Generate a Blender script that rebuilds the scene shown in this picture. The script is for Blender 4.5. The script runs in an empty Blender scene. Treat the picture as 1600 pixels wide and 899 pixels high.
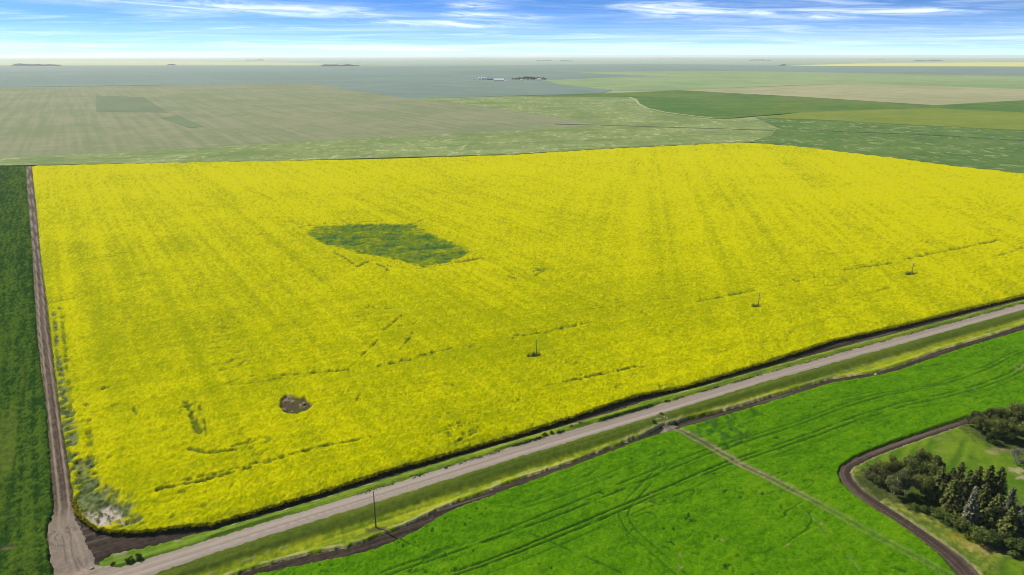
import bpy, bmesh, math, random
import numpy as np
from mathutils import Vector, Matrix

R = math.radians
sc = bpy.context.scene
C = sc.collection
random.seed(7)

# ---------------------------------------------------------------- camera
CAM_H, F_PX, PITCH = 112.0, 1081.0, 18.55
cd = bpy.data.cameras.new("camera")
cam = bpy.data.objects.new("camera", cd)
C.objects.link(cam)
cam.location = (0, 0, CAM_H)
cam.rotation_euler = (R(90 - PITCH), 0, 0)
cd.sensor_width = 36.0
cd.lens = 36.0 * F_PX / 1600.0
cd.clip_start, cd.clip_end = 0.5, 150000
sc.camera = cam

# ---------------------------------------------------------------- light, sky, exposure
SUN_EL, SUN_AZ = 42.0, -54.0          # azimuth clockwise from +Y (the view direction)
sd_ = bpy.data.lights.new("sun", 'SUN')
sd_.energy, sd_.angle, sd_.color = 5.0, R(0.53), (1.0, 0.93, 0.81)
sun = bpy.data.objects.new("sun", sd_)
C.objects.link(sun)
sv = Vector((math.sin(R(SUN_AZ)) * math.cos(R(SUN_EL)), math.cos(R(SUN_AZ)) * math.cos(R(SUN_EL)), math.sin(R(SUN_EL))))
sun.rotation_euler = sv.to_track_quat('Z', 'Y').to_euler()
sun.location = (0, 0, 400)
sc.view_settings.view_transform = 'Standard'
sc.view_settings.look = 'None'
sc.view_settings.exposure = 0.40
FAR = 0.98  # gain on distant field colours, with the paleness of far haze put in
ALB = 0.72                             # crops and soils: photograph tone -> reflectance at this exposure
sc.view_settings.gamma = 1.0
sc.render.engine = 'CYCLES'
sc.cycles.use_denoising = True
sc.cycles.max_bounces = 6
sc.cycles.diffuse_bounces = 3
sc.cycles.volume_bounces = 3
sc.cycles.filter_width = 1.0
sc.cycles.transparent_max_bounces = 12


class NT:
    """small node-tree helper"""
    def __init__(s, tree):
        s.t = tree; s.n = tree.nodes; s.l = tree.links
    def node(s, kind, **kw):
        n = s.n.new(kind)
        for k, v in kw.items():
            setattr(n, k, v)
        return n
    def put(s, sock, v):
        if isinstance(v, bpy.types.NodeSocket):
            s.l.new(v, sock)
        elif v is not None:
            sock.default_value = v
    def m(s, op, a, b=None, c=None, clamp=False):
        n = s.node('ShaderNodeMath', operation=op, use_clamp=clamp)
        s.put(n.inputs[0], a); s.put(n.inputs[1], b); s.put(n.inputs[2], c)
        return n.outputs[0]
    def mix(s, f, a, b, blend='MIX'):
        n = s.node('ShaderNodeMix', data_type='RGBA', blend_type=blend)
        s.put(n.inputs[0], f); s.put(n.inputs[6], a); s.put(n.inputs[7], b)
        return n.outputs[2]
    def comb(s, x, y, z):
        n = s.node('ShaderNodeCombineXYZ')
        s.put(n.inputs[0], x); s.put(n.inputs[1], y); s.put(n.inputs[2], z)
        return n.outputs[0]
    def sep(s, v):
        n = s.node('ShaderNodeSeparateXYZ'); s.put(n.inputs[0], v)
        return n.outputs
    def noise(s, vec, scale, detail=3, rough=0.55, dist=0.0):
        n = s.node('ShaderNodeTexNoise')
        s.put(n.inputs['Vector'], vec)
        n.inputs['Scale'].default_value = scale; n.inputs['Detail'].default_value = detail
        n.inputs['Roughness'].default_value = rough; n.inputs['Distortion'].default_value = dist
        return n.outputs['Fac']
    def ramp(s, f, lo, hi):
        n = s.node('ShaderNodeMapRange'); n.interpolation_type = 'SMOOTHSTEP'
        s.put(n.inputs[0], f); n.inputs[1].default_value = lo; n.inputs[2].default_value = hi
        return n.outputs[0]


def rgb(r, g, b):
    return (r, g, b, 1.0)


world = bpy.data.worlds.new("World")
sc.world = world
world.use_nodes = True
W = NT(world.node_tree)
W.n.clear()
tc = W.node('ShaderNodeTexCoord')
dx, dy, dz = W.sep(tc.outputs['Generated'])
zc = W.m('MAXIMUM', dz, 0.0)
zz = W.m('ADD', W.m('MULTIPLY', zc, 7.0), 0.10)
sky = W.node('ShaderNodeTexSky', sky_type='NISHITA')
sky.sun_disc = False
sky.sun_elevation = R(SUN_EL); sky.sun_rotation = R(SUN_AZ)
sky.air_density = 1.0; sky.dust_density = 0.3; sky.ozone_density = 3.0; sky.altitude = 600
W.put(sky.inputs['Vector'], W.comb(dx, dy, zz))
hs = W.node('ShaderNodeHueSaturation'); hs.inputs['Saturation'].default_value = 1.22
W.put(hs.inputs['Color'], sky.outputs[0])
skyc = W.mix(1.0, hs.outputs[0], rgb(0.64, 1.10, 1.38), 'MULTIPLY')
skyc = W.mix(W.m('MULTIPLY', W.ramp(zc, 0.10, 0.85), 0.62), skyc, rgb(0.0, 0.0, 0.0))   # deeper blue overhead
# pale air towards the horizon
pale = W.m('POWER', 2.718, W.m('MULTIPLY', zc, -36.0))
skyc = W.mix(W.m('MULTIPLY', pale, 0.92), skyc, rgb(5.7, 7.7, 9.4))
# cirrus: a thin high layer seen in perspective, plus the larger streaks of the day
az = W.m('ARCTAN2', dx, dy)
inv = W.m('DIVIDE', 1.0, W.m('ADD', zc, 0.035))
u = W.m('MULTIPLY', dx, inv); v = W.m('MULTIPLY', dy, inv)
n1 = W.noise(W.comb(W.m('MULTIPLY', u, 0.34), W.m('MULTIPLY', v, 0.75), 1.3), 1.0, 9, 0.62, 0.9)
n2 = W.noise(W.comb(W.m('ADD', W.m('MULTIPLY', az, 9.0), W.m('MULTIPLY', zc, 40.0)), W.m('MULTIPLY', zc, 95.0), 7.7), 1.0, 9, 0.64, 0.9)
n3 = W.noise(W.comb(W.m('MULTIPLY', az, 3.0), W.m('MULTIPLY', zc, 130.0), 4.1), 1.0, 7, 0.62, 0.5)
el = zc
def blob(a0, e0, wa, we, tilt=0.0):
    a = W.m('SUBTRACT', az, a0)
    e = W.m('SUBTRACT', W.m('SUBTRACT', el, e0), W.m('MULTIPLY', a, tilt))
    q = W.m('ADD', W.m('POWER', W.m('DIVIDE', W.m('ABSOLUTE', a), wa), 2.0), W.m('POWER', W.m('DIVIDE', W.m('ABSOLUTE', e), we), 2.0))
    return W.m('POWER', 2.718, W.m('MULTIPLY', q, -1.0))
blobs = blob(0.26, 0.054, 0.13, 0.010, -0.03)
for b in ((0.20, 0.062, 0.07, 0.006, 0), (0.47, 0.048, 0.16, 0.0045, 0.02), (-0.33, 0.057, 0.20, 0.008, -0.03), (0.33, 0.051, 0.12, 0.006, 0.0),
          (-0.46, 0.070, 0.10, 0.006, -0.03), (-0.03, 0.050, 0.07, 0.006, -0.03), (-0.05, 0.063, 0.04, 0.005, 0), (-0.10, 0.040, 0.12, 0.005, -0.02)):
    blobs = W.m('MAXIMUM', blobs, blob(*b))
low = W.ramp(el, 0.050, 0.008)
bands = W.m('MULTIPLY', W.ramp(n3, 0.36, 0.76), W.m('MULTIPLY', low, 0.6))
wisps = W.m('MULTIPLY', W.m('MULTIPLY', blobs, W.ramp(n2, 0.33, 0.74)), 1.0)
thin = W.m('MULTIPLY', W.ramp(n1, 0.42, 0.82), 0.45)
cl = W.m('MAXIMUM', W.m('MAXIMUM', bands, wisps), thin, clamp=True)
skyc = W.mix(cl, skyc, rgb(9.2, 10.2, 11.0))
bg = W.node('ShaderNodeBackground'); bg.inputs['Strength'].default_value = 0.11
W.put(bg.inputs['Color'], skyc)
wo = W.node('ShaderNodeOutputWorld'); W.l.new(bg.outputs[0], wo.inputs['Surface'])

# ---------------------------------------------------------------- places: photograph pixel -> point on the ground
CP, SP = math.cos(R(PITCH)), math.sin(R(PITCH))
def G(px, py, z=0.0):
    a, b = (px - 800.0) / F_PX, (449.5 - py) / F_PX
    dxx, dyy, dzz = a, CP + b * SP, -SP + b * CP
    t = (z - CAM_H) / min(dzz, -0.0009)
    return (dxx * t, dyy * t)
def GP(pts, z=0.0):
    return np.array([G(x, y, z) for x, y in pts])

# ---------------------------------------------------------------- noise
def _h(ix, iy, seed):
    n = (ix.astype(np.int64) * 374761393 + iy.astype(np.int64) * 668265263 + seed * 974634777) & 0xFFFFFFFF
    n = ((n ^ (n >> 13)) * 1274126177) & 0xFFFFFFFF
    n = ((n ^ (n >> 16)) * 2246822519) & 0xFFFFFFFF
    return ((n ^ (n >> 15)) & 0xFFFFFF) / float(0xFFFFFF)
def vn(x, y, seed=0):
    xi, yi = np.floor(x), np.floor(y)
    fx, fy = x - xi, y - yi
    fx = fx * fx * (3 - 2 * fx); fy = fy * fy * (3 - 2 * fy)
    a, b = _h(xi, yi, seed), _h(xi + 1, yi, seed)
    c, d = _h(xi, yi + 1, seed), _h(xi + 1, yi + 1, seed)
    return (a + (b - a) * fx) * (1 - fy) + (c + (d - c) * fx) * fy
def fbm(x, y, lam, octs=3, seed=0, gain=0.55):
    s, amp, tot = 0, 1.0, 0
    for k in range(octs):
        ang = 0.6 + k * 1.1
        ca, sa = math.cos(ang), math.sin(ang)
        s = s + amp * vn((x * ca + y * sa) / lam + 17.3 * k, (-x * sa + y * ca) / lam - 9.1 * k, seed + k)
        tot += amp; amp *= gain; lam *= 0.5
    return s / tot
def ss(a, b, x):
    t = np.clip((x - a) / (b - a), 0, 1)
    return t * t * (3 - 2 * t)
def pdist(x, y, pts, closed=False):
    """distance to a polyline, sign positive inside when closed; also signed side and length along it"""
    n = len(pts)
    best = np.full(x.shape, 1e18); side = np.zeros(x.shape); along = np.zeros(x.shape)
    acc = 0.0
    inside = np.zeros(x.shape, bool)
    for i in range(n if closed else n - 1):
        ax, ay = pts[i]; bx, by = pts[(i + 1) % n]
        ex, ey = bx - ax, by - ay
        L2 = ex * ex + ey * ey + 1e-12
        t = np.clip(((x - ax) * ex + (y - ay) * ey) / L2, 0, 1)
        qx, qy = x - ax - t * ex, y - ay - t * ey
        d2 = qx * qx + qy * qy
        k = d2 < best
        best = np.where(k, d2, best)
        L = math.sqrt(L2)
        side = np.where(k, ((x - ax) * ey - (y - ay) * ex) / L, side)
        along = np.where(k, acc + t * L, along)
        acc += L
        if closed:
            c = ((ay > y) != (by > y)) & (x < ex * (y - ay) / (ey if ey else 1e-12) + ax)
            inside ^= c
    d = np.sqrt(best)
    if closed:
        return np.where(inside, d, -d)
    return d, np.where(side < 0, -d, d), along

# ---------------------------------------------------------------- outlines traced on the ground
road_up = [(60, 932), (190, 893), (400, 827), (600, 765), (800, 703), (1000, 645), (1200, 586), (1400, 531), (1600, 477), (1900, 396)]
road_lo = [(100, 946), (253, 900), (400, 850), (600, 788), (800, 724), (1000, 663), (1200, 601), (1400, 545), (1600, 488), (1900, 405)]
A_, B_ = GP(road_up), GP(road_lo)
road_c = (A_ + B_) / 2
_e = road_c[0] - (road_c[1] - road_c[0]) * 1.5
road_c = np.vstack([_e, road_c])
RD = road_c[-1] - road_c[1]; RD = RD / np.linalg.norm(RD)           # direction of the road
ROAD_HALF = 3.6

def terrain(x, y):
    d, _, al = pdist(x, y, road_c)
    t = 0.95 * ss(8.5, 3.8, d)
    t = t - 0.45 * np.exp(-((d - 9.5) / 2.2) ** 2)
    return t * ss(-20, 40, al) 

# shared grid: angular columns and rows that grow with distance, so near ground is finely divided
TH = np.radians(np.arange(-50, 50.01, 0.085))
PHI = np.radians(np.concatenate([np.arange(62, 44, -0.16), np.arange(44, 6.3, -0.068)]))
RR = CAM_H / np.tan(PHI)

def set_props(o, label=None, cat=None, group=None, kind=None):
    if label: o['label'] = label
    if cat: o['category'] = cat
    if group: o['group'] = group
    if kind: o['kind'] = kind
    return o

def mesh_from(name, V, Fq, mat, col=None, smooth=True):
    me = bpy.data.meshes.new(name)
    nv, nf = len(V), len(Fq)
    k = Fq.shape[1]
    me.vertices.add(nv); me.loops.add(nf * k); me.polygons.add(nf)
    me.vertices.foreach_set('co', np.ascontiguousarray(V, dtype=np.float32).ravel())
    me.loops.foreach_set('vertex_index', np.ascontiguousarray(Fq, dtype=np.int32).ravel())
    me.polygons.foreach_set('loop_start', np.arange(0, nf * k, k, dtype=np.int32))
    me.polygons.foreach_set('use_smooth', np.full(nf, smooth))
    me.update(calc_edges=True)
    if col is not None:
        at = me.attributes.new('tint', 'FLOAT_COLOR', 'POINT')
        c4 = np.ones((nv, 4), dtype=np.float32); c4[:, :3] = col
        at.data.foreach_set('color', c4.ravel())
    me.materials.append(mat)
    o = bpy.data.objects.new(name, me)
    C.objects.link(o)
    return o

def patch(name, poly, fn, mat, w=0.6, rag=0.5, rag_lam=1.2, sub=1, base=0.0, skirt=0.3, label=None, outer=0.0, kind='structure', cat=None):
    """A sheet of ground or crop over a traced outline. fn(x, y, sd, r) -> (height above soil, albedo N x 3)."""
    th, rr = TH[::sub], RR[::sub]
    ang = np.arctan2(poly[:, 0], poly[:, 1]); rad = np.hypot(poly[:, 0], poly[:, 1])
    i0, i1 = np.searchsorted(th, ang.min()) - 3, np.searchsorted(th, ang.max()) + 3
    j0, j1 = np.searchsorted(rr, rad.min() * 0.7) - 3, np.searchsorted(rr, rad.max() + 3) + 3
    th = th[max(i0, 0):i1]; rr = rr[max(j0, 0):j1]
    T, Q = np.meshgrid(th, rr)
    x, y = Q * np.sin(T), Q * np.cos(T)
    sd = pdist(x, y, poly, True) + outer
    sd = sd + (fbm(x, y, rag_lam, 2, 91) - 0.5) * 2 * rag
    keepv = sd > -np.maximum(w, 0.9 * 0.00119 * (Q * Q + CAM_H ** 2) / CAM_H)
    f = keepv[:-1, :-1] | keepv[1:, :-1] | keepv[:-1, 1:] | keepv[1:, 1:]
    far = np.maximum(w, 0.6 * 0.00119 * (Q * Q + CAM_H ** 2) / CAM_H)
    rise = ss(-0.15, 1.0, sd / far)
    h, col = fn(x, y, sd, Q)
    z = terrain(x, y) + base + h * rise - (1 - rise) * skirt
    idx = np.arange(x.size).reshape(x.shape)
    Fq = np.stack([idx[:-1, :-1], idx[:-1, 1:], idx[1:, 1:], idx[1:, :-1]], -1)[f]
    used = np.unique(Fq)
    remap = np.zeros(x.size, dtype=np.int64); remap[used] = np.arange(len(used))
    V = np.stack([x.ravel(), y.ravel(), z.ravel()], -1)[used]
    o = mesh_from(name, V, remap[Fq], mat, np.clip(col, 0, 1).reshape(-1, 3)[used])
    return set_props(o, label, cat, None, kind)

def lerp(a, b, t):
    a, b = np.asarray(a, float), np.asarray(b, float)
    return a + (b - a) * np.asarray(t)[..., None]

# ---------------------------------------------------------------- materials
def tint_mat(name, fine=2.5, amp=0.25, bump=0.25, bscale=3.0, rough=0.95, trans=0.0, spec=0.08):
    m = bpy.data.materials.new(name); m.use_nodes = True
    N = NT(m.node_tree); N.n.clear()
    at = N.node('ShaderNodeAttribute', attribute_name='tint')
    co = N.node('ShaderNodeTexCoord').outputs['Object']
    f = N.noise(co, fine, 4, 0.65)
    f2 = N.noise(co, fine * 0.22, 3, 0.6)
    k = N.m('ADD', N.m('MULTIPLY', N.m('SUBTRACT', f, 0.5), amp * 3.0), N.m('MULTIPLY', N.m('SUBTRACT', f2, 0.5), amp * 1.4))
    k = N.m('ADD', k, 1.0)
    k = N.m('MULTIPLY', k, ALB)
    colr = N.mix(1.0, at.outputs['Color'], N.comb(k, k, k), 'MULTIPLY')
    p = N.node('ShaderNodeBsdfPrincipled')
    N.put(p.inputs['Base Color'], colr); p.inputs['Roughness'].default_value = rough
    p.inputs['Specular IOR Level'].default_value = spec
    if bump:
        bp = N.node('ShaderNodeBump'); bp.inputs['Strength'].default_value = bump; bp.inputs['Distance'].default_value = 0.25
        N.put(bp.inputs['Height'], N.noise(co, bscale, 4, 0.7)); N.l.new(bp.outputs[0], p.inputs['Normal'])
    out = N.node('ShaderNodeOutputMaterial')
    if trans:
        t = N.node('ShaderNodeBsdfTranslucent'); N.put(t.inputs['Color'], colr)
        mx = N.node('ShaderNodeMixShader'); mx.inputs[0].default_value = trans
        N.l.new(p.outputs[0], mx.inputs[1]); N.l.new(t.outputs[0], mx.inputs[2]); N.l.new(mx.outputs[0], out.inputs[0])
    else:
        N.l.new(p.outputs[0], out.inputs[0])
    return m

def field_mat(name, c1, c2, az_deg=-34.0, s_amp=0.5, patch_lam=120.0, row=14.0, c3=None, speck=0.0):
    """distant crop: two tones in big soft patches, seeding strips along az_deg, small mottling"""
    m = bpy.data.materials.new(name); m.use_nodes = True
    N = NT(m.node_tree); N.n.clear()
    co = N.node('ShaderNodeTexCoord').outputs['Object']
    x, y, _ = N.sep(co)
    ca, sa = math.cos(R(az_deg)), math.sin(R(az_deg))
    uu = N.m('SUBTRACT', N.m('MULTIPLY', x, ca), N.m('MULTIPLY', y, sa))
    vv = N.m('ADD', N.m('MULTIPLY', x, sa), N.m('MULTIPLY', y, ca))
    big = N.noise(co, 1.0 / patch_lam, 4, 0.6, 0.4)
    strip = N.noise(N.comb(N.m('DIVIDE', uu, row), N.m('DIVIDE', vv, row * 45), 0), 1.0, 3, 0.6)
    med = N.noise(co, 6.0 / patch_lam, 5, 0.7)
    f = N.m('ADD', N.m('MULTIPLY', big, 0.9), N.m('MULTIPLY', N.m('SUBTRACT', strip, 0.5), s_amp))
    f = N.m('ADD', f, N.m('MULTIPLY', N.m('SUBTRACT', med, 0.5), 0.9))
    colr = N.mix(N.ramp(f, 0.25, 0.68), rgb(*c1), rgb(*c2))
    if c3:
        sp = N.noise(N.comb(N.m('MULTIPLY', x, 0.6), N.m('MULTIPLY', y, 0.28), 0), 1 / 7.0, 5, 0.72)
        spm = N.m('MULTIPLY', N.ramp(sp, 0.52, 0.62), N.ramp(N.noise(co, 1 / 90.0, 3, 0.6), 0.36, 0.60))
        colr = N.mix(N.m('MULTIPLY', spm, speck), colr, rgb(*c3))
    colr = N.mix(1.0, colr, rgb(FAR, FAR * 1.03, FAR), 'MULTIPLY')
    p = N.node('ShaderNodeBsdfPrincipled'); N.put(p.inputs['Base Color'], colr)
    p.inputs['Roughness'].default_value = 1.0; p.inputs['Specular IOR Level'].default_value = 0.05
    out = N.node('ShaderNodeOutputMaterial'); N.l.new(p.outputs[0], out.inputs[0])
    return m

def plain_mat(name, c1, c2=None, lam=0.5, rough=0.85, trans=0.0, metal=0.0, axis=None):
    m = bpy.data.materials.new(name); m.use_nodes = True
    N = NT(m.node_tree); N.n.clear()
    co = N.node('ShaderNodeTexCoord').outputs['Object']
    if axis:
        xx, yy, z_ = N.sep(co)
        co = N.comb(N.m('MULTIPLY', xx, axis[0]), N.m('MULTIPLY', yy, axis[1]), N.m('MULTIPLY', z_, axis[2]))
    f = N.noise(co, 1.0 / lam, 4, 0.65)
    colr = N.mix(N.ramp(f, 0.3, 0.7), rgb(*c1), rgb(*(c2 or c1)))
    p = N.node('ShaderNodeBsdfPrincipled'); N.put(p.inputs['Base Color'], colr)
    p.inputs['Roughness'].default_value = rough; p.inputs['Metallic'].default_value = metal
    p.inputs['Specular IOR Level'].default_value = 0.25
    out = N.node('ShaderNodeOutputMaterial')
    if trans:
        t = N.node('ShaderNodeBsdfTranslucent'); N.put(t.inputs['Color'], colr)
        mx = N.node('ShaderNodeMixShader'); mx.inputs[0].default_value = trans
        N.l.new(p.outputs[0], mx.inputs[1]); N.l.new(t.outputs[0], mx.inputs[2]); N.l.new(mx.outputs[0], out.inputs[0])
    else:
        N.l.new(p.outputs[0], out.inputs[0])
    return m

M_canola = tint_mat('canola_bloom', 2.6, 0.22, 0.6, 3.2, spec=0.0)
M_crop = tint_mat('green_crop', 2.4, 0.26, 0.7, 3.0, spec=0.0)
M_grass = tint_mat('verge_grass', 1.6, 0.30, 0.5, 2.5)
M_soil = tint_mat('tilled_soil', 1.5, 0.22, 0.6, 2.0)
M_gravel = tint_mat('gravel', 3.0, 0.10, 0.2, 5.0)

# ---------------------------------------------------------------- ground: one sheet to beyond the horizon
def build_ground():
    thf = TH[::6]
    th = np.concatenate([np.radians(np.arange(-180, -50.5, 6)), thf, np.radians(np.arange(52, 180.1, 6))])
    rr = np.concatenate([[2, 20, 40], RR[::6], [1100, 1300, 1700, 2300, 3200, 4500, 6500, 9500, 14000, 21000, 32000, 46000]])
    T, Q = np.meshgrid(th, rr)
    x, y = Q * np.sin(T), Q * np.cos(T)
    z = terrain(x, y) - 0.42
    idx = np.arange(x.size).reshape(x.shape)
    Fq = np.stack([idx[:-1, :-1], idx[:-1, 1:], idx[1:, 1:], idx[1:, :-1]], -1).reshape(-1, 4)
    m = field_mat('prairie_ground', (0.19, 0.25, 0.15), (0.30, 0.33, 0.19), -34, 0.5, 900.0, 220.0)  # ground tones lightened to carry the haze towards the horizon
    o = mesh_from('ground', np.stack([x.ravel(), y.ravel(), z.ravel()], -1), Fq, m)
    set_props(o, 'flat green prairie farmland running to the horizon', None, None, 'structure')
build_ground()

# ---------------------------------------------------------------- distant fields, each a low block of crop
FAR_K = [0]
def far_field(name, pts, mat, label, top=0.5, kind='structure'):
    FAR_K[0] += 1
    P = GP(pts, top)
    me = bpy.data.meshes.new(name); bm = bmesh.new()
    vs = [bm.verts.new((p[0], p[1], top)) for p in P]
    f = bm.faces.new(vs)
    bm.normal_update()
    if f.normal.z < 0:
        f.normal_flip()
    r = bmesh.ops.extrude_face_region(bm, geom=[f])
    lowv = [g for g in r['geom'] if isinstance(g, bmesh.types.BMVert)]
    for v_ in lowv: v_.co.z = -0.5
    for g in r['geom']:
        if isinstance(g, bmesh.types.BMFace): g.normal_flip()
    bmesh.ops.triangulate(bm, faces=[ff for ff in bm.faces if len(ff.verts) > 4])
    bmesh.ops.recalc_face_normals(bm, faces=bm.faces[:])
    bm.to_mesh(me); bm.free()
    me.materials.append(mat)
    o = bpy.data.objects.new(name, me); C.objects.link(o)
    return set_props(o, label, None, None, kind)

_a, _b = G(300, 142), G(525, 205)
TAN_AZ = math.degrees(math.atan2(_b[0] - _a[0], _b[1] - _a[1]))
F_tan = field_mat('stubble_tan', (0.155, 0.185, 0.090), (0.225, 0.222, 0.130), TAN_AZ, 1.0, 200.0, 13.0)
F_dark = field_mat('hazed_blue_green', (0.120, 0.172, 0.145), (0.155, 0.210, 0.180), -34, 0.3, 900.0, 60.0)  # blue of the distant haze mixed into the crop colour
F_pale = field_mat('pale_green_cereal', (0.125, 0.180, 0.055), (0.215, 0.255, 0.095), 70, 0.6, 90.0, 14.0, (0.38, 0.40, 0.20), 0.8)
F_green = field_mat('deep_green_cereal', (0.050, 0.125, 0.022), (0.12, 0.165, 0.028), -60, 0.5, 240.0, 30.0)
F_green2 = field_mat('speckled_green_crop', (0.060, 0.120, 0.028), (0.110, 0.170, 0.040), 60, 0.35, 70.0, 12.0, (0.26, 0.30, 0.14), 0.9)
F_olive = field_mat('olive_crop', (0.13, 0.175, 0.025), (0.18, 0.215, 0.035), 70, 0.5, 140.0, 22.0)
F_light = field_mat('light_green_far', (0.17, 0.24, 0.10), (0.25, 0.31, 0.14), -34, 0.4, 800.0, 90.0)
F_straw = field_mat('straw_far', (0.25, 0.25, 0.13), (0.33, 0.31, 0.18), -34, 0.5, 500.0, 50.0)
F_patch = field_mat('muted_green', (0.115, 0.155, 0.08), (0.145, 0.180, 0.095), -34, 0.4, 200.0, 20.0)
F_yellow = field_mat('far_canola', (0.52, 0.48, 0.08), (0.60, 0.55, 0.12), -34, 0.3, 900.0, 60.0)
F_yellow2 = field_mat('far_pale_canola', (0.36, 0.38, 0.16), (0.42, 0.43, 0.20), -34, 0.3, 900.0, 60.0)
F_grey = field_mat('grey_green_far', (0.20, 0.27, 0.20), (0.25, 0.31, 0.22), -34, 0.3, 900.0, 60.0)

far_field('dark_crop_field', [(-260, 103), (470, 103), (800, 102.5), (1000, 100.5), (1200, 100.5), (1500, 104), (1800, 107), (1800, 121), (1600, 119.5), (1400, 115.5), (1200, 112), (1060, 111), (900, 113.5),
    (1000, 118), (1045, 120), (960, 121), (850, 126), (880, 133), (960, 140), (940, 146), (800, 150), (640, 154.5), (560, 143), (490, 131.5), (190, 134), (-260, 140)], F_dark, 'dark blue-green crop field around the far farmstead', 0.5)
far_field('light_crop_field', [(900, 113.5), (1060, 111), (1200, 112), (1400, 115.5), (1600, 119.5), (1800, 121), (1800, 146), (1600, 141), (1325, 131.5), (1225, 134), (1060, 141), (960, 141), (880, 133), (850, 126), (960, 121), (1045, 120), (1000, 118)], F_light, 'light green field behind the straw coloured field', 0.7)
far_field('straw_field', [(1060, 141), (1225, 134.5), (1325, 131.5), (1500, 136), (1600, 140), (1800, 147), (1800, 150), (1600, 157), (1455, 165), (1250, 152)], F_straw, 'straw coloured wedge-shaped field in the distance', 0.9)
far_field('green_crop_field', [(800, 150.5), (880, 148.5), (960, 145.5), (1060, 141.5), (1250, 152), (1455, 165), (1600, 157.5), (1800, 152), (1800, 185), (1600, 176), (1455, 169), (1350, 172), (1250, 176),
    (1170, 182), (1120, 186.5), (1080, 182), (1040, 177), (1010, 170), (997, 163), (994, 156), (985, 152.5), (900, 152)], F_green, 'deep green crop field with a rounded near corner', 1.1)
far_field('olive_crop_field', [(1250, 176), (1350, 172), (1455, 169), (1600, 176), (1800, 186), (1800, 214), (1600, 204), (1440, 196), (1300, 188), (1180, 184)], F_olive, 'olive green strip of crop beyond the speckled field', 1.3)
far_field('tan_field', [(-300, 142), (190, 134.5), (470, 131), (490, 131), (560, 143), (640, 154.5), (700, 160), (800, 172), (940, 195), (800, 205), (500, 220), (250, 235), (-300, 262)], F_tan, 'wide brown-green fallow field with long drill lines', 0.7)
far_field('pale_crop_field', [(640, 154.5), (800, 150.5), (900, 152), (985, 152.5), (994, 156), (997, 163), (1010, 170), (1040, 177), (1080, 182), (1120, 186.5), (1180, 184), (1215, 200), (1205, 212), (1180, 222), (1125, 224), (950, 232), (800, 241),
    (400, 252), (50, 258), (-300, 262), (250, 235), (500, 220), (800, 205), (940, 195), (800, 172), (700, 160)], F_pale, 'pale green field bordering the far edge of the canola', 0.9)
far_field('speckled_crop_field', [(1180, 184), (1300, 188), (1440, 196), (1600, 204), (1800, 214), (1950, 309), (1600, 272), (1480, 258), (1400, 247), (1240, 228), (1170, 222), (1205, 212), (1215, 200)], F_green2, 'green field with pale speckles behind the canola corner', 1.0)
far_field('green_patch', [(150, 150), (225, 152), (262, 176), (150, 174)], F_patch, 'dark green rectangle inside the tan field', 1.0, 'structure')
far_field('green_patch', [(250, 184), (280, 181), (318, 198), (295, 200)], F_patch, 'small green wedge inside the tan field', 1.0, 'structure')
far_field('canola_strip', [(-300, 96.5), (190, 96), (430, 97.5), (530, 100), (470, 102.4), (-300, 102.4)], F_yellow2, 'pale yellow canola strip below the horizon on the left side', 1.1)
far_field('canola_strip', [(1225, 103), (1340, 99.5), (1500, 98), (1800, 97), (1800, 104.8), (1560, 104), (1350, 103.6)], F_yellow, 'bright yellow canola strip below the horizon on the right side', 1.1)
far_field('grey_crop_field', [(530, 100), (430, 97), (700, 96), (1000, 96.2), (1230, 98), (1225, 102), (1000, 100), (800, 102)], F_grey, 'grey-green strip near the horizon behind the farmstead', 1.0)
far_field('pale_haze_strip', [(-400, 92.3), (900, 92.0), (2000, 92.4), (2000, 95.2), (1300, 94.8), (900, 95.2), (300, 94.2), (-400, 94.0)], F_straw, 'pale strip close under the horizon, coloured to stand in for haze', 0.9)  # light band added under the horizon, haze painted as field colour

def strip_line(name, pts, wid, hgt, mat, label):
    P = GP(pts); bm = bmesh.new(); rows = []
    for i, p in enumerate(P):
        a = P[max(i - 1, 0)]; b = P[min(i + 1, len(P) - 1)]
        d = (b - a) / np.linalg.norm(b - a); n = np.array([-d[1], d[0]]) * wid / 2
        jog = 1 + 0.3 * math.sin(i * 2.3)
        rows.append([bm.verts.new((p[0] + n[0] * s * jog, p[1] + n[1] * s * jog, z_)) for s, z_ in ((-1, 0.2), (-0.6, hgt), (0.6, hgt), (1, 0.2))])
    for i in range(len(rows) - 1):
        for k in range(3):
            bm.faces.new((rows[i][k], rows[i][k + 1], rows[i + 1][k + 1], rows[i + 1][k]))
    bmesh.ops.recalc_face_normals(bm, faces=bm.faces[:])
    me = bpy.data.meshes.new(name); bm.to_mesh(me); bm.free(); me.materials.append(mat)
    o = bpy.data.objects.new(name, me); C.objects.link(o)
    return set_props(o, label, None, None, 'structure')
M_rushes = plain_mat('ditch_rushes', (0.035, 0.045, 0.022), (0.06, 0.075, 0.03), 4.0)
def interp(pts, n):
    out = []
    for (x0, y0), (x1, y1) in zip(pts[:-1], pts[1:]):
        for k in range(n):
            t = k / n; out.append((x0 + (x1 - x0) * t, y0 + (y1 - y0) * t))
    out.append(pts[-1]); return out
strip_line('drainage_ditch', interp([(868, 195), (950, 197.2), (1050, 200.3), (1140, 203), (1208, 205.2)], 6), 7.0, 1.4, M_rushes, 'dark rush-lined ditch crossing the pale field')
strip_line('drainage_ditch', interp([(1280, 205.5), (1340, 208), (1420, 211), (1500, 215), (1600, 221.5), (1700, 228)], 5), 6.0, 1.5, M_rushes, 'dark ditch crossing the speckled green field')
M_straw = plain_mat('dry_margin_grass', (0.26, 0.26, 0.14), (0.34, 0.33, 0.19), 4.0)
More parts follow.
